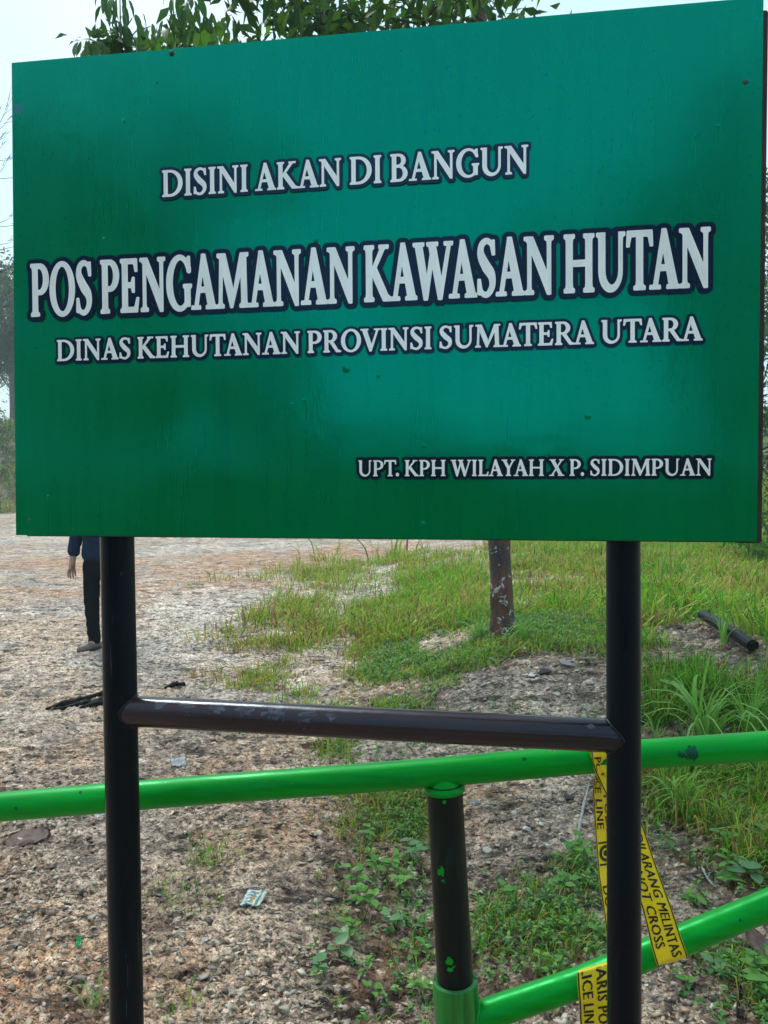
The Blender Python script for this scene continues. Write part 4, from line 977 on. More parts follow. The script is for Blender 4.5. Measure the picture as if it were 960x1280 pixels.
L = r_.uniform(.010, .026, m_) * (1 + .09 * ty); cols = np.array([[.12, .30, .04], [.08, .22, .045], [.18, .36, .06], [.05, .15, .04], [.15, .26, .10]])[r_.integers(0, 5, m_)] * r_.uniform(.7, 1.2, (m_, 1))
V_, T_, C_ = leaf_quads(np.stack([tx, ty, surf(tx, ty) + hh + .003], 1), D, Nn, L, L * r_.uniform(.35, .6, m_), cols)
leafy = vcol_mat('small_leaf', .4, .25)
tag(link_mesh('ground_cover', np_mesh('ground_cover', V_, T_, C_), None, leafy, False), 'low creeping weeds with small oval leaves', 'ground cover', None, 'stuff')
# dead leaves and bark bits
n0 = 16000; y = np.sqrt(r_.uniform(1.35 ** 2, 8.0 ** 2, n0)); x = r_.uniform(-.6, .6, n0) * y
dl = np.clip(.06 + .9 * soilf(x, y) + .5 * np.clip(veg(x, y), 0, 1), 0, 1); k = r_.uniform(size=n0) < dl; x, y = x[k][:5200], y[k][:5200]; m_ = len(x)
a_ = r_.uniform(0, 6.283, m_); el = r_.normal(0, .2, m_); D = np.stack([np.cos(a_) * np.cos(el), np.sin(a_) * np.cos(el), np.sin(el)], 1)
Nn = np.stack([r_.normal(0, .35, m_), r_.normal(0, .35, m_), np.ones(m_)], 1); Nn /= np.linalg.norm(Nn, axis=1)[:, None]
L = r_.uniform(.012, .045, m_) * (1 + .06 * y); cols = np.array([[.14, .07, .04], [.09, .05, .035], [.22, .12, .07], [.30, .22, .14], [.06, .04, .035]])[r_.integers(0, 5, m_)] * r_.uniform(.7, 1.2, (m_, 1))
V_, T_, C_ = leaf_quads(np.stack([x, y, surf(x, y) + .005], 1), D, Nn, L, L * r_.uniform(.15, .5, m_), cols)
litter_m = vcol_mat('dead_leaf', .5, .1)
tag(link_mesh('leaf_litter', np_mesh('leaf_litter', V_, T_, C_), None, litter_m, False), 'brown dead leaves and bark bits under the weeds', 'leaf litter', None, 'stuff')

# ================================================================== single plants
def leaf_mesh(name, nl=7, w=.30, droop=.18, fold=.10, point=1.0):
    bm = bmesh.new(); rows = []
    for i in range(nl + 1):
        t = i / nl; hw = w * .5 * (math.sin(math.pi * min(1, t ** .85)) ** .8 if 0 < t < 1 else 0) ; z = -droop * t * t
        y_ = t
        if hw < 1e-6: rows.append([bm.verts.new((y_, 0, z))])
        else: rows.append([bm.verts.new((y_, s * hw, z + abs(s) * fold * hw * 2 + .01 * math.sin(i * 2 + s))) for s in (-1, 0, 1)])
    for a, b2 in zip(rows, rows[1:]):
        if len(a) == 1: bm.faces.new((a[0], b2[0], b2[1])); bm.faces.new((a[0], b2[1], b2[2]))
        elif len(b2) == 1: bm.faces.new((a[0], b2[0], a[1])); bm.faces.new((a[1], b2[0], a[2]))
        else: bm.faces.new((a[0], b2[0], b2[1], a[1])); bm.faces.new((a[1], b2[1], b2[2], a[2]))
    return bm_mesh(name, bm)
def leaf_mat(name, a, b2, tr=.35, rough=.35):
    m, nt, n, l, b = mat(name)
    oi = n.new('ShaderNodeObjectInfo'); c = mixc(n, l, oi.outputs['Random'], a, b2)
    c = mixc(n, l, .5, c, mixc(n, l, 1.0, c, ramp(n, l, noise_node(n, l, 12, 3), [(0.3, (.6, .6, .6)), (.7, (1.3, 1.3, 1.3))]), 'MULTIPLY'))
    l.new(c, b.inputs['Base Color']); setp(b, rough=rough, spec=.28)
    t = n.new('ShaderNodeBsdfTranslucent'); l.new(c, t.inputs[0]); x = n.new('ShaderNodeMixShader'); x.inputs[0].default_value = tr
    l.new(b.outputs[0], x.inputs[1]); l.new(t.outputs[0], x.inputs[2]); l.new(x.outputs[0], n['Material Output'].inputs[0]); return m
weed_leaf_m = leaf_mat('weed_leaf', (.09, .27, .04), (.17, .36, .06)); grey_leaf_m = leaf_mat('grey_green_leaf', (.13, .27, .12), (.17, .33, .13))
stem_m = plain('green_stem', (.07, .13, .03), .5)
wl1 = leaf_mesh('leaf', 6, .55, .22, .10); wl1.materials.append(weed_leaf_m)
wl2 = leaf_mesh('leaf', 6, .70, .15, .08); wl2.materials.append(grey_leaf_m)
def set_dir(o, loc, d, up, s):
    d = d.normalized(); z = (up - d * up.dot(d)).normalized(); y_ = z.cross(d)
    M = Matrix((d, y_, z)).transposed().to_4x4(); o.matrix_basis = Matrix.Translation(loc) @ M @ Matrix.Diagonal((s, s, s, 1))
def weed(px, py, h, nleaf, ls, label, grey=False, seed=0):
    rd = random.Random(seed * 31 + 5); p = put(px, py); w_ = empty('weed_plant', p, label, 'weed')
    bm = bmesh.new(); ns = rd.choice([2, 3, 3]); lv = []
    for k in range(ns):
        a = rd.uniform(0, 6.28); tip = Vector((math.cos(a) * h * .45, math.sin(a) * h * .45, h * rd.uniform(.7, 1.0)))
        pts_ = [Vector((0, 0, -.01)), tip * .35 + Vector((0, 0, h * .12)), tip * .7 + Vector((0, 0, h * .08)), tip]
        tube(pts_, [.0022, .0018, .0014, .0008], 5, True, 0, 0, bm)
        for j in range(nleaf // ns):
            t = .3 + .7 * (j + 1) / (nleaf // ns); q = pts_[1].lerp(pts_[3], max(0, (t - .35) / .65)); lv.append((q, a + j * 2.4 + rd.uniform(-.4, .4), t))
    link_mesh('stem', bm_mesh('stem', bm), w_, stem_m, True, Vector((0, 0, 0)))
    for q, a, t in lv:
        o = bpy.data.objects.new('leaf', wl2 if grey else wl1); COL.objects.link(o); o.parent = w_
        set_dir(o, q, Vector((math.cos(a), math.sin(a), rd.uniform(-.1, .6))), Vector((rd.uniform(-.2, .2), -.15, 1)), ls * rd.uniform(.7, 1.15))
for m_ in (wl1, wl2): m_.polygons.foreach_set('use_smooth', [True] * len(m_.polygons))
for i, a in enumerate([(512, 1082, .10, 12, .034, 'grey-green leafy weed just left of the pivot pipe', True), (480, 1105, .11, 12, .038, 'bright leafy weed at the centre of the weed strip'),
    (440, 1120, .09, 9, .036, 'single leafy weed at the left edge of the weed strip'), (495, 1165, .08, 9, .030, 'small-leaved weed low beside the pivot pipe', True),
    (425, 1195, .08, 8, .040, 'round-leaved weed below the weed strip, left', True), (407, 1228, .05, 6, .032, 'low round-leaved weed near the bottom, left of the gate post', True),
    (466, 1250, .05, 8, .026, 'tiny bright weed near the bottom left of the sleeve'), (530, 1165, .06, 7, .026, 'little weed touching the pivot pipe'),
    (528, 1250, .05, 6, .030, 'dark small weed left of the green sleeve'), (455, 1050, .08, 9, .03, 'leafy weed close under the green rail'),
    (640, 1135, .07, 9, .028, 'weed right of the pivot pipe among small grass'), (723, 1080, .09, 12, .034, 'bushy weed left of the yellow tape strand', False),
    (712, 1120, .07, 9, .034, 'broad weed below the bushy one left of the right post'), (920, 1030, .11, 11, .040, 'leafy weed in the lush patch right of the tape'),
    (945, 1060, .10, 10, .045, 'larger leafy weed at the right border under the rail'), (905, 1095, .08, 9, .038, 'weed below the fern frond at the right'),
    (940, 1105, .09, 8, .05, 'broad-leaved weed just above the diagonal green brace', True), (893, 1215, .05, 7, .034, 'grey-green weed under the diagonal brace', True),
    (945, 1245, .07, 9, .036, 'weed at the right border near the bottom'), (622, 838, .10, 14, .035, 'round bushy weed below the foot of the tree'),
    (455, 1150, .10, 12, .036, 'leafy weed low in the weed strip, left of its middle'), (500, 1120, .12, 14, .030, 'tallest weed of the strip left of the pivot pipe'), (520, 1200, .07, 8, .028, 'weed low beside the lower end of the pivot pipe'), (440, 1170, .08, 9, .030, 'weed between the two round-leaved ones'), (900, 1060, .10, 11, .036, 'weed between the tape and the larger leafy weed'), (870, 1130, .06, 9, .030, 'weed just over the diagonal brace right of the tape'), (935, 1010, .12, 12, .036, 'weed at the right border under the rail, upper one'), (955, 1230, .10, 10, .040, 'broad weed in the lower right corner'), (860, 1235, .05, 7, .026, 'small weed by the pale rock near the lower right corner'), (690, 1215, .05, 7, .026, 'small weed above the diagonal brace, left of the right post'), (755, 1180, .05, 6, .03, 'small weed between tape and lower rail'), (820, 1110, .06, 7, .03, 'small weed right of the crossing tape'), (930, 960, .12, 12, .035, 'dark weed just under the rail at the right border')]):
    weed(*a[:4], a[4] * 1.35, a[5], (a[6] if len(a) > 6 else False), i)
# tall blade-grass clumps: each blade a part
clump_m = leaf_mat('blade_leaf', (.17, .42, .04), (.28, .52, .11), .35, .35)
def blade_mesh(L, w, droop, fold=.25, n_=9):
    bm = bmesh.new(); rows = []
    for i in range(n_ + 1):
        t = i / n_; a = .12 + droop * t * t; x_ = L * (t - .0) * math.sin(min(1.5, a)) * .9; z_ = L * t * math.cos(min(1.9, a * 1.1)); hw = w * .5 * (1 - t ** 2.5) * min(1, .45 + t * 3)
        rows.append([bm.verts.new((x_, s * hw, z_ + abs(s) * hw * fold)) for s in (-1, 0, 1)] if i < n_ else [bm.verts.new((x_, 0, z_))])
    for a, b2 in zip(rows, rows[1:]):
        if len(b2) == 1: bm.faces.new((a[0], b2[0], a[1])); bm.faces.new((a[1], b2[0], a[2]))
        else: bm.faces.new((a[0], b2[0], b2[1], a[1])); bm.faces.new((a[1], b2[1], b2[2], a[2]))
    me = bm_mesh('blade', bm); me.materials.append(clump_m); me.polygons.foreach_set('use_smooth', [True] * len(me.polygons)); return me
bl = [blade_mesh(1, .026, d) for d in (.25, .55, .9, 1.3)] + [blade_mesh(1, .045, 1.1)]
def clump(px, py, h, nb, label, seed, wide=0, dirs=None):
    rd = random.Random(seed); p = put(px, py, -.01); w_ = empty('grass_clump', p, label, 'grass clump')
    for k in range(nb):
        o = bpy.data.objects.new('blade', rd.choice(bl[:4] if rd.random() > wide else bl[4:])); COL.objects.link(o); o.parent = w_
        a = rd.uniform(0, 6.28) if dirs is None else rd.uniform(*dirs); s = h * rd.uniform(.55, 1.1)
        o.location = (rd.gauss(0, .015), rd.gauss(0, .015), -.01); o.rotation_euler = (rd.gauss(0, .12), rd.gauss(0, .1), a); o.scale = (s, s, s)
clump(880, 945, .66, 44, 'tall arching grass clump rising above the green rail at the right', 1, .25)
clump(938, 930, .50, 26, 'second tall grass clump at the right border above the rail', 2, .2)
clump(855, 1018, .34, 34, 'grass clump just under the green rail right of the post', 3, .35)
clump(830, 1008, .30, 10, 'few broad drooping blades close to the right post', 4, .9)
clump(818, 935, .46, 6, 'lone bright blades leaning against the rail by the right post', 5, .5)
clump(955, 985, .30, 14, 'thin grass clump below the rail at the right border', 6, .1)
clump(725, 1080, .15, 34, 'low spreading grass tuft left of the tape strand', 7, .3)
clump(700, 1140, .13, 26, 'low grass tuft in front of the spreading one', 8, .3)
clump(608, 1155, .13, 26, 'low grass tuft right beside the pivot pipe', 9, .2)
clump(232, 1130, .12, 4, 'few yellow-green blades right of the left post', 10, .5, (2.6, 3.6))
clump(118, 1262, .14, 16, 'blurred tuft of brown-green grass left of the left post', 11, .1)
clump(427, 948, .10, 22, 'bright grass tuft peeking between crossbar and rail', 12, .2)
clump(600, 800, .32, 30, 'fresh grass tuft hugging the left foot of the tree', 14, .2)
clump(652, 806, .34, 34, 'dark green tuft hugging the right foot of the tree', 15, .2)
clump(905, 806, .45, 14, 'tall grass stalks in front of the black pipe', 13, .0)
# fern: frond > leaflets in one mesh
fern_m = leaf_mat('fern_green', (.10, .27, .03), (.14, .32, .05), .3)
def frond(L, npair, curl, seed):
    bm = bmesh.new(); pts_ = [Vector((L * t * math.cos(curl * t * .5), 0, L * t * .45 - L * curl * .5 * t * t)) for t in [i / 14 for i in range(15)]]
    tube(pts_, [.0016 * (1 - .7 * i / 14) for i in range(15)], 5, True, 0, 0, bm)
    for k in range(npair):
        t = .12 + .86 * k / npair; i = min(13, int(t * 14)); f = t * 14 - i; p = pts_[i].lerp(pts_[i + 1], f); ll = L * .16 * math.sin(math.pi * min(1, t * .85 + .15)) ** .7
        for s in (-1, 1):
            tip = p + Vector((ll * .35, s * ll, -ll * .12)); a = bm.verts.new(p); b2 = bm.verts.new(p.lerp(tip, .4) + Vector((L * .014, 0, .001))); c_ = bm.verts.new(tip); d = bm.verts.new(p.lerp(tip, .4) - Vector((L * .014, 0, 0)))
            bm.faces.new((a, b2, c_, d))
    me = bm_mesh('frond', bm); me.materials.append(fern_m); return me
fr = [frond(.22, 26, .9, 1), frond(.19, 24, 1.2, 2)]
for (px, py, label, fs) in [(893, 1108, 'bright arching fern above the diagonal brace', [(.25, 1.0), (.45, .85), (-.3, .6)]), (905, 1020, 'fern with thin fronds in the weeds at the right border', [(.15, .9), (.5, .7), (2.6, .5)]), (955, 1010, 'small fern at the far right under the rail', [(2.9, .6), (2.4, .6), (.3, .6)])]:
    w_ = empty('fern', put(px, py), label, 'fern')
    for k, (a, s) in enumerate(fs):
        o = bpy.data.objects.new('frond', fr[k % 2]); COL.objects.link(o); o.parent = w_; o.rotation_euler = (0, 0, a); o.scale = (s,) * 3; o.location = (0, 0, .03)

# ================================================================== THE RUBBER TREE whose trunk stands behind the sign
base = put(629, 798); tb = base.copy()
tree = empty('rubber_tree', base, 'slim rubber tree with reddish bark and white lichen patches behind the sign', 'tree')
m, nt, n, l, b = mat('red_wet_bark'); g2 = n.new('ShaderNodeNewGeometry').outputs['Position']
mp = n.new('ShaderNodeMapping'); mp.inputs['Scale'].default_value = (1, 1, .35); l.new(g2, mp.inputs['Vector'])
c = ramp(n, l, noise_node(n, l, 14, 5, mp.outputs[0]), [(0.36, (.035, .022, .020)), (0.5, (.11, .034, .022)), (0.66, (.19, .058, .036))])
li = noise_node(n, l, 13, 5, g2, .6, .62); dk = noise_node(n, l, 7, 4, mp.outputs[0])
c = mixc(n, l, mathn(n, l, 'GREATER_THAN', dk, .56), c, (.030, .028, .030))
c = mixc(n, l, mathn(n, l, 'GREATER_THAN', li, .598), c, (.42, .43, .43)); l.new(c, b.inputs['Base Color']); setp(b, rough=.5)
bump(n, l, noise_node(n, l, 60, 5, mp.outputs[0]), b, .6, .015)
hw = 14.5 / FPX * tb.y; lean = at(624.5, 680, tb.y) - at(629, 795, tb.y); lean /= lean.z
tr_p = [tb + Vector((0, 0, -.1)), tb + Vector((0, 0, .05)), tb + lean * .3] + [tb + lean * z for z in (.8, 1.6, 2.6, 3.6, 4.6, 5.6, 6.6)]
tr_p = [p + Vector((0, 0, 0)) for p in tr_p]; dense = []
for a, b2 in zip(tr_p, tr_p[1:]): dense += [a.lerp(b2, t / 8) for t in range(8)]
dense.append(tr_p[-1]); zz0 = dense[0].z
rad_ = [hw * (1.0 + .25 * max(0, 1 - (p.z - zz0) / .35) - .055 * (p.z - zz0)) for p in dense]
link_mesh('trunk', bm_mesh('trunk', tube(dense, rad_, 28, True, .14, 3)), tree, m)
dark_leaf = leaf_mat('dark_tree_leaf', (.035, .12, .030), (.08, .20, .045), .4); bright_leaf = leaf_mat('bright_tree_leaf', (.11, .30, .03), (.22, .42, .04), .5)  # same tree, two greens: the backlit darkness is put into the dark one
lmA = [leaf_mesh('leaf', 7, .30, .30, .08), leaf_mesh('leaf', 7, .37, .12, .16), leaf_mesh('leaf', 7, .24, .45, .10)]; lmB = [me.copy() for me in lmA]
for me in lmA: me.materials.append(dark_leaf)
for me in lmB: me.materials.append(bright_leaf)
for me in lmA + lmB: me.polygons.foreach_set('use_smooth', [True] * len(me.polygons))
rd = random.Random(99); D0 = base.y
WH = [(114, 62, 0), (132, 46, 0), (140, 22, 0), (152, 50, 0), (165, 32, 0), (178, 58, 0), (150, 5, 0), (132, 2, 0), (188, 42, 0), (206, 50, 1), (196, 62, 1), (213, 35, 0), (228, 22, 0), (222, 50, 1), (240, 40, 1), (235, 8, 0), (250, 30, 0), (252, 52, 1), (216, 2, 0), (243, -5, 0), (272, 42, 1), (286, 50, 0), (268, 58, 1), (104, 68, 0), (122, 66, 0), (160, 62, 0), (236, 58, 1),
      (335, 12, 1), (345, -6, 1), (360, -8, 1), (368, 22, 1), (384, 8, 1), (398, 12, 1), (408, -4, 1), (420, 14, 0), (434, -6, 1), (446, 18, 0), (452, 2, 0), (464, 18, 0), (478, -5, 0), (482, 14, 1), (500, 6, 1), (514, -4, 1), (528, 8, 1), (544, -2, 1), (560, 4, 1), (576, -6, 1), (592, 0, 1), (608, -6, 1), (624, -8, 1), (644, -10, 1), (664, -14, 1), (510, 22, 1), (400, 28, 1), (430, 30, 1), (345, 26, 1)]
LL = .165; tips = []
for wi, (px, py, kind) in enumerate(WH):
    c0 = at(px, py - 9, D0 + rd.uniform(-.9, .9)); tips.append(c0)
    a0 = rd.uniform(0, 6.28)
    for k in range(6):
        a = a0 + k * 1.047 + rd.uniform(-.3, .3); rad = Vector((math.cos(a), math.sin(a), 0)); st = c0 + rad * rd.uniform(.02, .09) + Vector((0, 0, rd.uniform(-.04, .06)))
        d = rad * rd.uniform(.25, .75) + Vector((0, 0, -1))
        o = bpy.data.objects.new('leaf', rd.choice(lmB if (kind and rd.random() < .8) else lmA)); COL.objects.link(o); o.parent = tree; o.matrix_parent_inverse = Matrix.Translation(base).inverted()
        set_dir(o, st, d, rad + Vector((rd.uniform(-.5, .5), rd.uniform(-.5, .5), .4)), LL * rd.uniform(.75, 1.2))
bark2 = plain('twig_bark', (.05, .045, .035), .7, .3, 60)
def limb(pts_, r0, r1, nm='branch'):
    P = []
    for a, b2 in zip(pts_, pts_[1:]): P += [a.lerp(b2, t / 5) for t in range(5)]
    P.append(pts_[-1]); nP = len(P); P = [p + Vector((mnoise.noise(p * 1.5), mnoise.noise(p * 1.5 + Vector((9, 0, 0))), 0)) * .06 * (i / nP) for i, p in enumerate(P)]
    return link_mesh(nm, bm_mesh(nm, tube(P, [r0 + (r1 - r0) * i / nP for i in range(nP + 1)][:nP], 8, True, .1)), tree, bark2)
def tz(z): return tb + lean * z
for grp, z0 in ((range(0, 9), 3.0), (range(9, 27), 3.3), (range(27, 39), 3.6), (range(39, 56), 3.9)):
    ids = list(grp); cen = sum((tips[i] for i in ids), Vector()) / len(ids); hub = cen + Vector((0, 0, -.22)); st = tz(z0 - .9)
    limb([st, st.lerp(hub, .4) + Vector((0, 0, .05)), st.lerp(hub, .8), hub], .030, .008)
    bm = bmesh.new()
    for i in ids:
        if i % 2 == 0 or True: tube([hub, hub.lerp(tips[i], .5) + Vector((0, 0, .05)), tips[i]], [.007, .006, .004], 5, True, 0, 0, bm)
    o = link_mesh('twigs', bm_mesh('twigs', bm), tree, bark2); o['kind'] = 'stuff'
def crown_mesh(name, centres, n_, L, cols, seed, wl=.34, droop=.5, shell=.5):
    """leaves spread in clumps through ellipsoids (centre, radii, weight)"""
    r_ = np.random.default_rng(seed); w_ = np.array([c[2] for c in centres], float); w_ /= w_.sum(); P, W = [], []
    for (c, rr_, wt), k in zip(centres, (w_ * n_).astype(int)):
        ncl = max(4, k // 45); q = r_.normal(size=(ncl, 3)); q /= np.linalg.norm(q, axis=1)[:, None]; q *= r_.uniform(shell, 1, (ncl, 1)) ** .6
        cl = np.array(c) + q * np.array(rr_); pick = r_.integers(0, ncl, k); cs = min(rr_) * .26
        P.append(cl[pick] + r_.normal(0, 1, (k, 3)) * np.array([cs, cs, cs * .6])); tone = r_.uniform(.65, 1.3, ncl)[pick]; W.append(tone)
    P = np.vstack(P); W = np.concatenate(W); k = len(P); a = r_.uniform(0, 6.283, k); e = r_.uniform(-1.2, .5, k) - droop * .4
    D = np.stack([np.cos(a) * np.cos(e), np.sin(a) * np.cos(e), np.sin(e)], 1); Nn = r_.normal(size=(k, 3)) + np.array([0, 0, .8]); Nn -= D * (Nn * D).sum(1)[:, None]; Nn /= np.linalg.norm(Nn, axis=1)[:, None]
    Ls = L * r_.uniform(.6, 1.3, k); C_ = np.array(cols)[r_.integers(0, len(cols), k)] * W[:, None]
    return np_mesh(name, *leaf_quads(P, D, Nn, Ls, Ls * wl, C_))
crown_leaf = vcol_mat('crown_leaf', .45, .35)
cc = [(tuple(tz(5.5) + Vector((-.75, 0, 0))), (1.15, 1.6, 1.1), 1.0), (tuple(tz(4.6) + Vector((-1.8, .3, .1))), (1.4, 1.2, .45), .6), (tuple(tz(4.3) + Vector((.1, .2, 0))), (.9, 1.1, .5), .4)]
o = link_mesh('crown', crown_mesh('crown', cc, 6500, .17, [(.05, .13, .03), (.09, .20, .03), (.035, .09, .02)], 8), tree, crown_leaf, False); o['kind'] = 'stuff'

# ================================================================== TREES round the clearing
trunk_m = plain('grey_bark', (.09, .075, .06), .8, .4, 8, .6, .03)
def big_tree(x, y, h, centres, label, seed, nleaf, L, cols, r0=.2, name='tree', cat='tree', group=None, z=None):
    """centres: (dx, dy, z over the foot, rx, ry, rz, weight)"""
    z0 = gz(x, y) if z is None else z; T_ = empty(name, Vector((x, y, z0)), label, cat, group); rd = random.Random(seed)
    bm = bmesh.new(); top = Vector((x + rd.uniform(-.3, .3), y + rd.uniform(-.3, .3), z0 + h * .85)); b0 = Vector((x, y, z0 - .3))
    tube([b0, b0.lerp(top, .05), b0.lerp(top, .3), b0.lerp(top, .65), top], [r0 * 1.5, r0 * 1.05, r0 * .9, r0 * .6, r0 * .2], 12, True, .15, seed, bm)
    link_mesh('trunk', bm_mesh('trunk', bm), T_, trunk_m)
    for (dx, dy, cz, rx, ry, rz, w_) in centres[:5]:
        c_ = Vector((x + dx, y + dy, z0 + cz)); s = b0.lerp(top, min(.9, max(.15, (cz - rz * .6) / (h + .1)))); bm = bmesh.new()
        tube([s, s.lerp(c_, .5) + Vector((0, 0, rz * .15)), c_ + Vector((0, 0, rz * .4))], [r0 * .4, r0 * .25, r0 * .08], 8, True, .1, seed, bm); link_mesh('limb', bm_mesh('limb', bm), T_, trunk_m)
    o = link_mesh('crown', crown_mesh('crown', [((x + a[0], y + a[1], z0 + a[2]), (a[3], a[4], a[5]), a[6]) for a in centres], nleaf, L, cols, seed), T_, crown_leaf, False)
    return T_
G1 = [(.030, .075, .018), (.045, .11, .022), (.06, .13, .03), (.025, .06, .02)]; G2 = [(.07, .17, .025), (.10, .21, .035), (.05, .12, .025)]
# far side, left strip and behind the board
far = [(-30, 60, 13, 'hazy grey-green tree at the left border beyond the track', G1, 4.5), (-37, 74, 18, 'tall pale tree fading into the mist at the far left', G1, 6), (-46, 92, 22, 'farthest misty tree at the left border', G1, 7)]
for i, (x, y, h, lab, g_, r__) in enumerate(far):
    big_tree(x, y, h, [(0, 0, h * .72, r__ * .8, r__ * .8, h * .26, 2), (-r__ * .6, 0, h * .5, r__ * .5, r__ * .5, h * .2, 1), (r__ * .5, 1, h * .45, r__ * .6, r__ * .6, h * .2, 1)], lab, 20 + i, 9500, .46, g_, .25)
p = ground_at(6, 545)
big_tree(p.x if False else -24.2, 46.5, 6.5, [(0, 0, 4.0, 1.2, 1.2, 1.3, 1), (.3, 0, 5.6, 1.0, 1, .8, .7)], 'small dark-stemmed tree with bright foliage at the left edge of the sign', 31, 1500, .26, G2, .16)
mid = [(-14, 58, 12, 0), (-4, 66, 13, 1), (7, 60, 12, 0), (17, 56, 13, 2), (27, 62, 14, 1), (-20, 80, 14, 1)]
names = ['broad dark tree hidden behind the left half of the board', 'tall tree hidden behind the middle of the board', 'leafy tree hidden behind the board centre, right', 'dense tree behind the right half of the board', 'tall tree at the far right behind the board', 'big tree in the second row behind the board']
for i, (x, y, h, k_) in enumerate(mid):
    big_tree(x, y, h, [(0, 0, h * .7, 4, 4, h * .26, 2), (2.2, 0, h * .45, 2.6, 2.6, h * .2, 1), (-2.4, .5, h * .5, 2.4, 2.4, h * .2, 1)], names[i], 40 + i, 5200, .5, G1, .28)
# right strip: closer trees
big_tree(8.6, 15.6, 8.5, [(0, 0, 3.4, 1.5, 1.5, 1.4, 1.2), (-.5, 0, 5.6, 1.3, 1.3, 1.2, 1), (.8, .4, 7.2, 1.3, 1.3, 1.1, .9), (-.3, -.2, 1.9, 1.1, 1.1, .8, .7)], 'leafy tree showing past the right edge of the board', 61, 5200, .17, [(.05, .13, .03), (.09, .19, .035), (.035, .09, .025)], .14)
big_tree(13.2, 24, 12, [(0, 0, 7.5, 2.6, 2.6, 2.4, 2), (-1, 0, 4.6, 2.2, 2, 1.8, 1)], 'taller tree behind the leafy one at the right border', 62, 3600, .26, G1, .22)
def bush(x, y, h, r__, label, seed, n_, L, cols, z=None):
    z0 = gz(x, y); T_ = empty('bush', Vector((x, y, z0)), label, 'bush'); rd = random.Random(seed); bm = bmesh.new()
    for k in range(6):
        a = k * 1.05; tube([Vector((x, y, z0 - .05)), Vector((x + math.cos(a) * r__ * .3, y + math.sin(a) * r__ * .3, z0 + h * .4)), Vector((x + math.cos(a) * r__ * .6, y + math.sin(a) * r__ * .6, z0 + h * .75))], [.02, .014, .006], 6, True, 0, 0, bm)
    link_mesh('stem', bm_mesh('stem', bm), T_, trunk_m)
    link_mesh('foliage', crown_mesh('foliage', [((x, y, z0 + h * .5), (r__, r__, h * .45), 1)], n_, L, cols, seed, .4), T_, crown_leaf, False)
bush(5.75, 10.6, 1.1, .7, 'bright green bush beside the lower right corner of the board', 71, 1500, .11, [(.12, .28, .03), (.09, .22, .03), (.16, .30, .05)])
bush(8.4, 14.2, 1.9, 1.0, 'dark shrub behind the bright bush at the right border', 72, 1600, .14, G1)
# leafless twigs at the upper left
bt = empty('bare_tree', Vector((-8.1, 15.2, gz(-8.1, 15.2))), 'thin leafless tree whose twigs show left of the board', 'tree'); rd = random.Random(4)
z0 = gz(-8.1, 15.2); P = [Vector((-8.1 + .25 * math.sin(t * 2.0), 15.2, z0 + t * 9)) for t in [i / 12 for i in range(13)]]
link_mesh('trunk', bm_mesh('trunk', tube([P[0] - Vector((0, 0, .2))] + P, [.07] + [.06 - .0042 * i for i in range(13)], 8, True, .1)), bt, trunk_m); bm = bmesh.new()
for k in range(46):
    i = rd.randrange(5, 12); s = P[i].lerp(P[i + 1], rd.random()); a = rd.uniform(0, 6.28); Lb = rd.uniform(.4, 1.3); d = Vector((math.cos(a), math.sin(a) * .6, rd.uniform(.1, .8))).normalized(); e = s + d * Lb
    tube([s, s.lerp(e, .5) + Vector((0, 0, -.05)), e], [.007, .004, .002], 5, True, 0, 0, bm)
    for q in range(3):
        s2 = s.lerp(e, rd.uniform(.3, .9)); d2 = (d + Vector((rd.uniform(-.8, .8), rd.uniform(-.5, .5), rd.uniform(-.3, .6)))).normalized(); tube([s2, s2 + d2 * Lb * .35], [.005, .002], 4, True, 0, 0, bm)
link_mesh('twigs', bm_mesh('twigs', bm), bt, trunk_m)['kind'] = 'stuff'
# trees behind the photographer: they darken the lower part of the glossy board by reflection
def mirrored(px, py, depth):
    q = at(px, py, depth); return q - NN * 2 * (q - B0).dot(NN)
def refl_tree(cx, cy, rx, ry, depth, dens, label, seed, extra=(), L=.30):
    c_ = mirrored(cx, cy, depth); k = depth / FPX; x, y = c_.x, c_.y; z0 = gz(x, y)
    cs = [(0, 0, c_.z - z0, rx * k, rx * k * .7, ry * k, rx * ry)]
    for (ex, ey, erx, ery) in extra:
        e = mirrored(ex, ey, depth); cs.append((e.x - x, e.y - y, e.z - z0, erx * k, erx * k * .7, ery * k, erx * ery))
    tot = sum(math.pi * a[3] * a[5] for a in cs); h = max(a[2] + a[5] * .6 for a in cs)
    big_tree(x, y, h, cs, label, seed, int(tot * dens * 1.5 / (L * L * .34)), L, G1, .16)
REFL_TREES = [(90, 430, 210, 170, 24, 2.2, 'broad tree mirrored as the dark area on the left of the board', [(250, 520, 150, 100), (330, 470, 60, 80), (20, 250, 100, 110), (190, 235, 130, 75), (330, 215, 60, 30)]),
              (735, 320, 120, 62, 30, 1.9, 'spreading tree mirrored dimly across the middle of the board', [(560, 372, 70, 30), (840, 270, 60, 60)]),
              (945, 330, 105, 240, 22, 2.6, 'tall narrow tree mirrored on the right edge of the board', [(960, 560, 100, 90), (925, 420, 75, 120)]),
              (480, 570, 140, 55, 26, 2.2, 'low rounded tree mirrored below the board centre', [(620, 600, 120, 40)]),
              (760, 590, 130, 45, 28, 2.2, 'wide low tree mirrored at the lower right of the board', []),
              (200, 120, 70, 30, 27, .7, 'thin crown mirrored faintly at the upper left of the board', [])]
for i, a in enumerate(REFL_TREES): refl_tree(*a[:7], 80 + i, a[7])

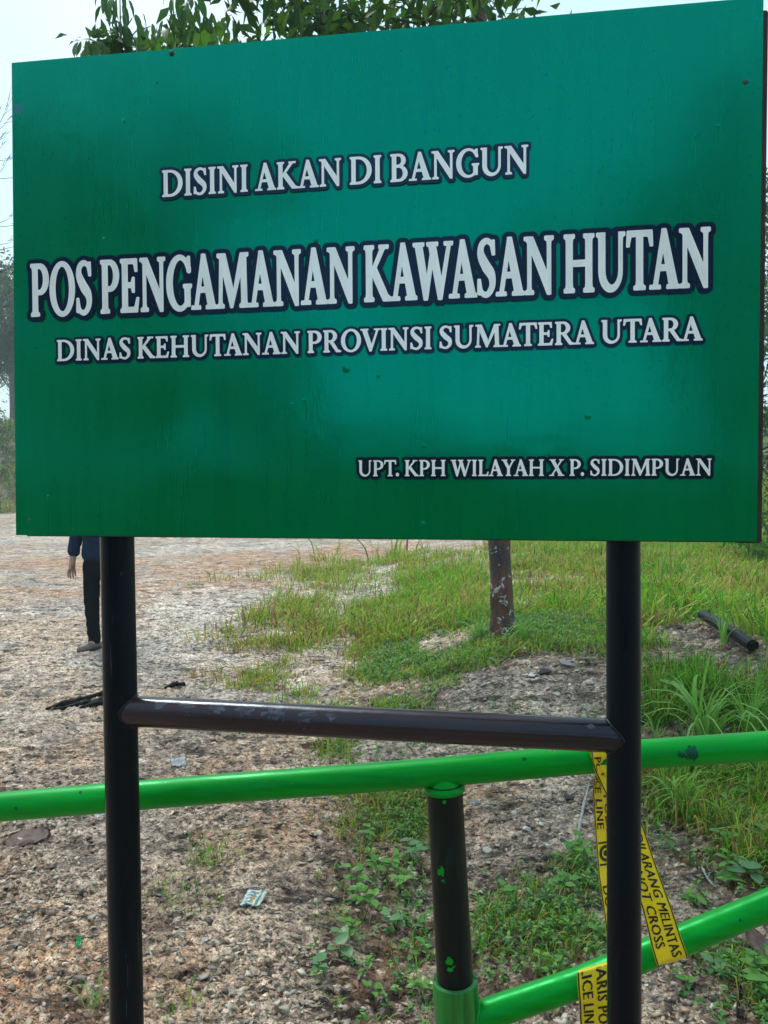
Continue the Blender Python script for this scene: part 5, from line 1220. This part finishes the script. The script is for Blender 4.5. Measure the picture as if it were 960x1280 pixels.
# ================================================================== THE PERSON behind the left post
def skin_mesh(name, verts, edges, radii, sub=2, jitter=0.0):
    me = bpy.data.meshes.new('sk'); me.from_pydata([tuple(v) for v in verts], edges, []); o = bpy.data.objects.new('sk', me); COL.objects.link(o)
    sk = o.modifiers.new('s', 'SKIN'); sk.use_smooth_shade = True; sv = me.skin_vertices[0].data
    for i, r__ in enumerate(radii): sv[i].radius = (r__, r__) if not hasattr(r__, '__len__') else r__; sv[i].use_root = (i == 0)
    o.modifiers.new('b', 'SUBSURF').levels = sub; dg = bpy.context.evaluated_depsgraph_get(); me2 = bpy.data.meshes.new_from_object(o.evaluated_get(dg)); bpy.data.objects.remove(o); bpy.data.meshes.remove(me)
    if jitter:
        for v in me2.vertices:
            p = v.co; v.co = p + v.normal * jitter * (mnoise.noise(Vector((p.x * 9, p.y * 9, p.z * 16))) + .5 * mnoise.noise(Vector((p.x * 20, p.y * 20, p.z * 30))))
    me2.name = name; me2.materials.clear(); return me2
pf_ = put(112, 812); PX = (121 - 480) / FPX * pf_.y; pb = Vector((PX, pf_.y + .05, pf_.z))
person = empty('person', pb, 'person in a navy jacket and black trousers standing on the track behind the left post', 'person')
skin = plain('skin', (.36, .20, .14), .5, .12, 20, .1, .002); navyc = plain('navy_jacket_cloth', (.006, .020, .050), .7, .3, 60, .5, .004, spec=.15); blackc = plain('black_trouser_cloth', (.004, .006, .010), .8, .3, 60, .4, .004, spec=.1)
shoe_m = plain('greyish_shoe', (.17, .13, .12), .5, .3, 30, .2, .002); sole_m = plain('dark_sole', (.02, .018, .018), .7); hair_m = plain('black_hair', (.010, .008, .008), .45, .4, 80, .7, .006)
# body: pelvis root, spine, head, arms with hands, legs
v = [(0, 0, .90), (0, 0, 1.05), (0, .01, 1.22), (0, .01, 1.38), (0, 0, 1.45), (0, -.01, 1.52), (0, -.02, 1.60), (0, -.015, 1.67)]
r = [(.12, .10), (.115, .09), (.14, .10), (.13, .09), (.055, .055), (.066, .08), (.082, .100), (.066, .082)]
e = [(i, i + 1) for i in range(7)]
def add(p, par, rad):
    v.append(p); r.append(rad); e.append((par, len(v) - 1)); return len(v) - 1
for s in (-1, 1):
    a = add((s * .17, .01, 1.37), 3, .052); a = add((s * .225, .02, 1.10), a, .040); wr = add((s * .245, -.03, .865), a, .030); pm_ = add((s * .248, -.045, .80), wr, (.030, .038))
    for k, (dx, dl, dy) in enumerate([(-.028, .070, -.01), (-.010, .082, -.012), (.009, .078, -.010), (.026, .062, -.006)]):
        f0 = add((s * (.248 - dx * .7), -.045 + dx * .7, .758), pm_, .0105); f1 = add((s * (.244 - dx * 1.0), -.055 + dx * .7 + dy, .758 - dl * .5), f0, .0095); add((s * (.232 - dx * .9), -.062 + dx * .7 + dy * 1.6, .758 - dl), f1, .008)
    th = add((s * .244, -.085, .80), pm_, .010); add((s * .238, -.098, .762), th, .0085)
for s, fx_, fy, kx in ((-1, -.035, -.08, -.065), (1, .12, .16, .10)):
    a = add((s * .085, 0, .86), 0, .085); a = add((kx, fy * .3 - .02, .47), a, .055); a = add((fx_, fy + .03, .10), a, .038); add((fx_ - .01, fy - .05, .04), a, .035)
link_mesh('body', skin_mesh('body', v, e, r, 2), person, skin, True, Vector((0, 0, 0)))
# face
bm = bmesh.new(); 
tube([Vector((0, -.085, 1.625)), Vector((0, -.112, 1.595)), Vector((0, -.108, 1.580)), Vector((0, -.09, 1.578))], [.006, .012, .014, .008], 8, True, 0, 0, bm); link_mesh('nose', bm_mesh('nose', bm), person, skin, True, Vector((0, 0, 0)))
eye_m = plain('dark_eye', (.01, .01, .01), .2)
for s in (-1, 1):
    bm = bmesh.new(); bmesh.ops.create_uvsphere(bm, u_segments=10, v_segments=8, radius=.011); o = link_mesh('eye', bm_mesh('eye', bm), person, eye_m, True, Vector((s * .030, -.098, 1.625)))
    bm = bmesh.new(); bmesh.ops.create_uvsphere(bm, u_segments=10, v_segments=8, radius=.028); o = link_mesh('ear', bm_mesh('ear', bm), person, skin, True, Vector((s * .078, -.005, 1.605))); o.scale = (.35, .7, 1.1)
bm = bmesh.new(); tube([Vector((-.024, -.088, 1.553)), Vector((0, -.096, 1.551)), Vector((.024, -.088, 1.553))], [.004, .007, .004], 8, True, 0, 0, bm); link_mesh('mouth', bm_mesh('mouth', bm), person, plain('lips', (.28, .10, .09), .5), True, Vector((0, 0, 0)))
hv, hf = ico(3); hv = hv.copy(); hv *= np.array([.096, .115, .103]); hv *= (1 + .06 * np.array([mnoise.noise(Vector(q) * 40) for q in hv]))[:, None]; keep = ~((hv[hf].mean(1)[:, 1] < -.035) & (hv[hf].mean(1)[:, 2] < .035)) & (hv[hf].mean(1)[:, 2] > -.055)
link_mesh('hair', np_mesh('hair', hv + np.array([0, .005, 1.645]), hf[keep]), person, hair_m, True, Vector((0, 0, 0)))
# jacket
v = [(0, 0, .80), (0, 0, .95), (0, 0, 1.10), (0, .01, 1.25), (0, .01, 1.37), (0, .0, 1.435)]; r = [(.180, .135), (.172, .13), (.165, .125), (.165, .12), (.13, .10), (.07, .07)]; e = [(i, i + 1) for i in range(5)]
for s in (-1, 1):
    a = add((s * .165, .01, 1.375), 4, .074); a = add((s * .225, .02, 1.11), a, .068); add((s * .245, -.024, .872), a, .058)
link_mesh('jacket', skin_mesh('jacket', v, e, r, 3, .010), person, navyc, True, Vector((0, 0, 0)))
# trousers
v = [(0, 0, .92), (0, 0, .82)]; r = [(.145, .115), (.15, .12)]; e = [(0, 1)]
for s, fx_, fy, kx in ((-1, -.035, -.08, -.065), (1, .12, .16, .10)):
    a = add((s * .078, 0, .74), 1, .092); a = add((kx, fy * .3 - .02, .47), a, .078); a = add(((kx + fx_) / 2, fy * .7, .27), a, .066); a = add((fx_, fy + .02, .09), a, .060); add((fx_, fy + .01, .035), a, .062)
link_mesh('trousers', skin_mesh('trousers', v, e, r, 3, .008), person, blackc, True, Vector((0, 0, 0)))
for fx_, fy, a in ((-.045, -.10, -.55), (.12, .14, .1)):
    bm = bmesh.new(); tube([Vector((0, .10, .045)), Vector((0, .06, .05)), Vector((0, 0, .052)), Vector((0, -.07, .04)), Vector((0, -.13, .032)), Vector((0, -.155, .028))], [.022, .040, .043, .044, .036, .016], 16, True, 0, 0, bm)
    for q in bm.verts: q.co.z = .012 + (q.co.z - .012) * .85 if q.co.z > .012 else .012
    o = link_mesh('shoe', bm_mesh('shoe', bm), person, shoe_m, True, Vector((fx_, fy, .0))); o.rotation_euler = (0, 0, a)
    bm = bmesh.new(); vs = [bm.verts.new((math.cos(t) * (.044 if math.sin(t) < 0 else .036), -.02 + math.sin(t) * .14, z_)) for z_ in (-.004, .016) for t in [2 * math.pi * i / 20 for i in range(20)]]
    bm.faces.new(vs[:20][::-1]); bm.faces.new(vs[20:]); [bm.faces.new((vs[i], vs[(i + 1) % 20], vs[20 + (i + 1) % 20], vs[20 + i])) for i in range(20)]
    sl_ = link_mesh('sole', bm_mesh('sole', bm), None, sole_m, False); sl_.parent = o

# ================================================================== STICKS, PIPE, LITTER
char_m = plain('charred_wood', (.010, .009, .010), .6, .6, 60, .8, .008, spec=.15); dry_m = plain('pale_dry_wood', (.36, .33, .29), .7, .35, 40, .6, .004)
def stick(name, pxs, rad, m_, label, cat, lift=.5, seed=0, flat=1):
    lift *= .3
    P = []
    for a, b2 in zip(pxs, pxs[1:]):
        for t in range(6): P.append(put(a[0] + (b2[0] - a[0]) * t / 6, a[1] + (b2[1] - a[1]) * t / 6, rad * lift))
    P.append(put(*pxs[-1], rad * lift)); z_ = np.array([p.z for p in P]); tt = np.linspace(0, 1, len(P)); fit = np.polyval(np.polyfit(tt, z_, 2), tt)
    for p, z1, z2 in zip(P, fit, z_): p.z = max(z1 + rad * .2, z2 + rad * .15)
    o0 = P[0].copy(); o = link_mesh(name, bm_mesh(name, tube([p - o0 for p in P], [rad * (1 - .55 * abs(2 * t - 1) ** 2) * (1 + .45 * mnoise.noise(Vector((t * 9, seed, 0)))) for t in tt], 10, True, .8, seed)), None, m_, True, o0); return tag(o, label, cat)
stick('charred_branch', [(58, 889), (82, 881), (104, 877), (136, 867)], .022, char_m, 'upper of the charred branches lying behind the left post', 'stick', .6, 1)
stick('charred_branch', [(66, 890), (98, 883), (118, 880), (140, 873)], .020, char_m, 'middle charred branch lying behind the left post', 'stick', .6, 2)
stick('charred_branch', [(100, 888), (122, 882), (145, 878)], .020, char_m, 'short lowest charred branch touching the left post', 'stick', .6, 3)
stick('charred_stick', [(206, 861), (219, 858), (232, 857)], .022, char_m, 'short black stick on the track right of the left post', 'stick', .6, 4)
stick('dry_root', [(736, 985), (729, 1010), (724, 1035), (721, 1058)], .008, dry_m, 'pale upright dry root left of the tape', 'root', .8, 5)
stick('dry_root', [(704, 1094), (697, 1101), (690, 1110)], .009, dry_m, 'short pale dry root stub between the grass tufts', 'root', .8, 6)
stick('dry_twig', [(706, 997), (720, 992), (742, 985)], .004, dry_m, 'thin twig reaching from the charred lump to the tape', 'twig', .9, 7)
stick('dry_twig', [(584, 1012), (606, 1009), (632, 1005)], .004, dry_m, 'thin twig across the rubble near the cap of the pivot pipe', 'twig', .9, 8)
stick('dry_twig', [(868, 1082), (882, 1098), (896, 1113)], .004, dry_m, 'dead stalk lying above the diagonal brace', 'twig', .9, 9)
stick('dry_twig', [(690, 1140), (715, 1152), (745, 1166)], .003, char_m, 'dark twig lying left of the right post', 'twig', .9, 10)
stick('dry_twig', [(924, 1200), (925, 1235), (922, 1275)], .006, char_m, 'dark stalk standing near the bottom right border', 'twig', .9, 11)
stick('dry_twig', [(372, 1190), (345, 1215), (326, 1228)], .002, litter_m if False else plain('brown_twig', (.12, .06, .04), .6), 'curved brown twig on the bare patch below the wrapper', 'twig', .9, 12)
stick('dry_twig', [(840, 985), (856, 978), (885, 979), (915, 990)], .0025, dry_m, 'arching dead stem among the weeds below the rail', 'twig', 6, 13)
pipe_m = plain('black_corrugated_plastic', (.005, .005, .007), .35, .3, 40, .2, .003, spec=.2)
P = [put(878, 783, .10), put(900, 797, .09), put(926, 811, .08), put(948, 824, .06), put(966, 835, .03)]
Q = []
for a, b2 in zip(P, P[1:]): Q += [a.lerp(b2, t / 16) for t in range(16)]
Q = Q[:44]; o0 = Q[0].copy(); pr_ = 6.6 / FPX * Q[10].y
tag(link_mesh('drain_pipe', bm_mesh('drain_pipe', tube([q - o0 for q in Q], [pr_ * (1 + .025 * (i % 2)) for i in range(len(Q))], 18, True)), None, pipe_m, False, o0), 'black ribbed plastic pipe lying in the meadow grass right of the post', 'pipe')
stick('fallen_stick', [(803, 812), (815, 816), (828, 818)], .010, plain('red_brown_wood', (.24, .09, .05), .6), 'short reddish stick right beside the right post', 'stick', .8, 15)
stick('dead_branch', [(805, 838), (835, 846), (870, 853)], .012, char_m, 'dark dead branch on the ground right of the right post', 'stick', .8, 16)

def scrap(name, px, py, wpx, hpx, m_, label, cat, seed, crumple=.15, rot=0, lift=.008, prt=None):
    p = put(px, py, lift); w_ = wpx / FPX * p.y; d_ = hpx / FPX * p.y * p.y / CAM_H * .9; bm = bmesh.new(); N_ = 12; g = []
    for j in range(N_ + 1):
        row = []
        for i in range(N_ + 1):
            u, v2 = i / N_ - .5, j / N_ - .5; rr_ = 1 + .10 * mnoise.noise(Vector((u * 4, v2 * 4, seed)))
            x_ = (u * w_ + v2 * w_ * .12) * rr_; y_ = v2 * d_ * rr_
            if name == 'dry_leaf': x_ = u * w_ * math.sqrt(max(.02, 1 - (2 * v2) ** 2)) * rr_ * (1 + .18 * mnoise.noise(Vector((v2 * 14, u * 3, seed)))) + v2 * w_ * .25
            row.append(bm.verts.new((x_, y_, w_ * crumple * (mnoise.noise(Vector((u * 3.3, v2 * 3.3, seed + 9))) + .4 * mnoise.noise(Vector((u * 9, v2 * 9, seed)))) + .25 * v2 * d_)))
        g.append(row)
    uv = bm.loops.layers.uv.new('uv')
    for j in range(N_):
        for i in range(N_):
            f = bm.faces.new((g[j][i], g[j][i + 1], g[j + 1][i + 1], g[j + 1][i]))
            for lp, (a, b2) in zip(f.loops, ((i, j), (i + 1, j), (i + 1, j + 1), (i, j + 1))): lp[uv].uv = (a / N_, b2 / N_)
    ret = bmesh.ops.solidify(bm, geom=bm.faces[:], thickness=.0008)
    o = link_mesh(name, bm_mesh(name, bm), None, m_, True, p); o.rotation_euler = (0, 0, rot); return tag(o, label, cat)
m, nt, n, l, b = mat('printed_wrapper'); t = n.new('ShaderNodeUVMap'); t.uv_map = 'uv'; sp = n.new('ShaderNodeSeparateXYZ'); l.new(t.outputs[0], sp.inputs[0])
def band(s, lo, hi): return mathn(n, l, 'MULTIPLY', mathn(n, l, 'GREATER_THAN', s, lo), mathn(n, l, 'LESS_THAN', s, hi))
c = mixc(n, l, mathn(n, l, 'MULTIPLY', band(sp.outputs[0], .18, .62), mathn(n, l, 'GREATER_THAN', mathn(n, l, 'SINE', mathn(n, l, 'MULTIPLY', sp.outputs[1], 34)), .1)), (.80, .84, .76), (.10, .38, .58))
c = mixc(n, l, mathn(n, l, 'MULTIPLY', band(sp.outputs[0], .42, .56), band(sp.outputs[1], .2, .8)), c, (.70, .45, .12))
c = mixc(n, l, band(sp.outputs[0], .70, .82), c, (.25, .45, .35)); l.new(c, b.inputs['Base Color']); setp(b, rough=.3)
scrap('snack_wrapper', 317, 1128, 27, 17, m, 'pale crumpled wrapper with blue and yellow print on the bare ground', 'litter', 1, .12, -.15, .014)
wpap = plain('white_plastic', (.60, .61, .63), .3, .08, 40, .3, .004); gfoil = plain('green_foil', (.01, .42, .12), .25, .3, 60, .3, .003); brn_l = plain('brown_dry_leaf', (.20, .12, .10), .5, .35, 25, .5, .004)
scrap('plastic_scrap', 223, 957, 20, 9, wpap, 'white plastic scrap on the track above the green rail', 'litter', 2, .2, .5, .02)
scrap('plastic_scrap', 100, 1023, 14, 6, wpap, 'white plastic scrap just under the green rail left of the post', 'litter', 3, .2, .2, .015)
scrap('plastic_scrap', 124, 1024, 13, 7, wpap, 'white plastic bit touching the left post under the rail', 'litter', 4, .25, .6, .015)
scrap('plastic_scrap', 256, 1183, 9, 5, wpap, 'small white speck of litter right of the left post', 'litter', 5, .2, .1, .012)
scrap('foil_scrap', 98, 1184, 7, 11, gfoil, 'shiny green foil scrap on the pebbly ground left of the post', 'litter', 6, .35, .4, .014)
scrap('foil_scrap', 711, 1070, 10, 8, gfoil, 'small green plastic piece beside the pale root', 'litter', 7, .3, .2, .03)
scrap('dry_leaf', 34 + 0, 1052, 50, 20, brn_l, 'large reddish brown dry leaf on the ground at the left border', 'dead leaf', 8, .06, .1, .014)
scrap('dry_leaf', 950, 1195, 30, 40, brn_l, 'curled dark brown leaf under the diagonal brace at the right border', 'dead leaf', 9, .15, .3, .03)
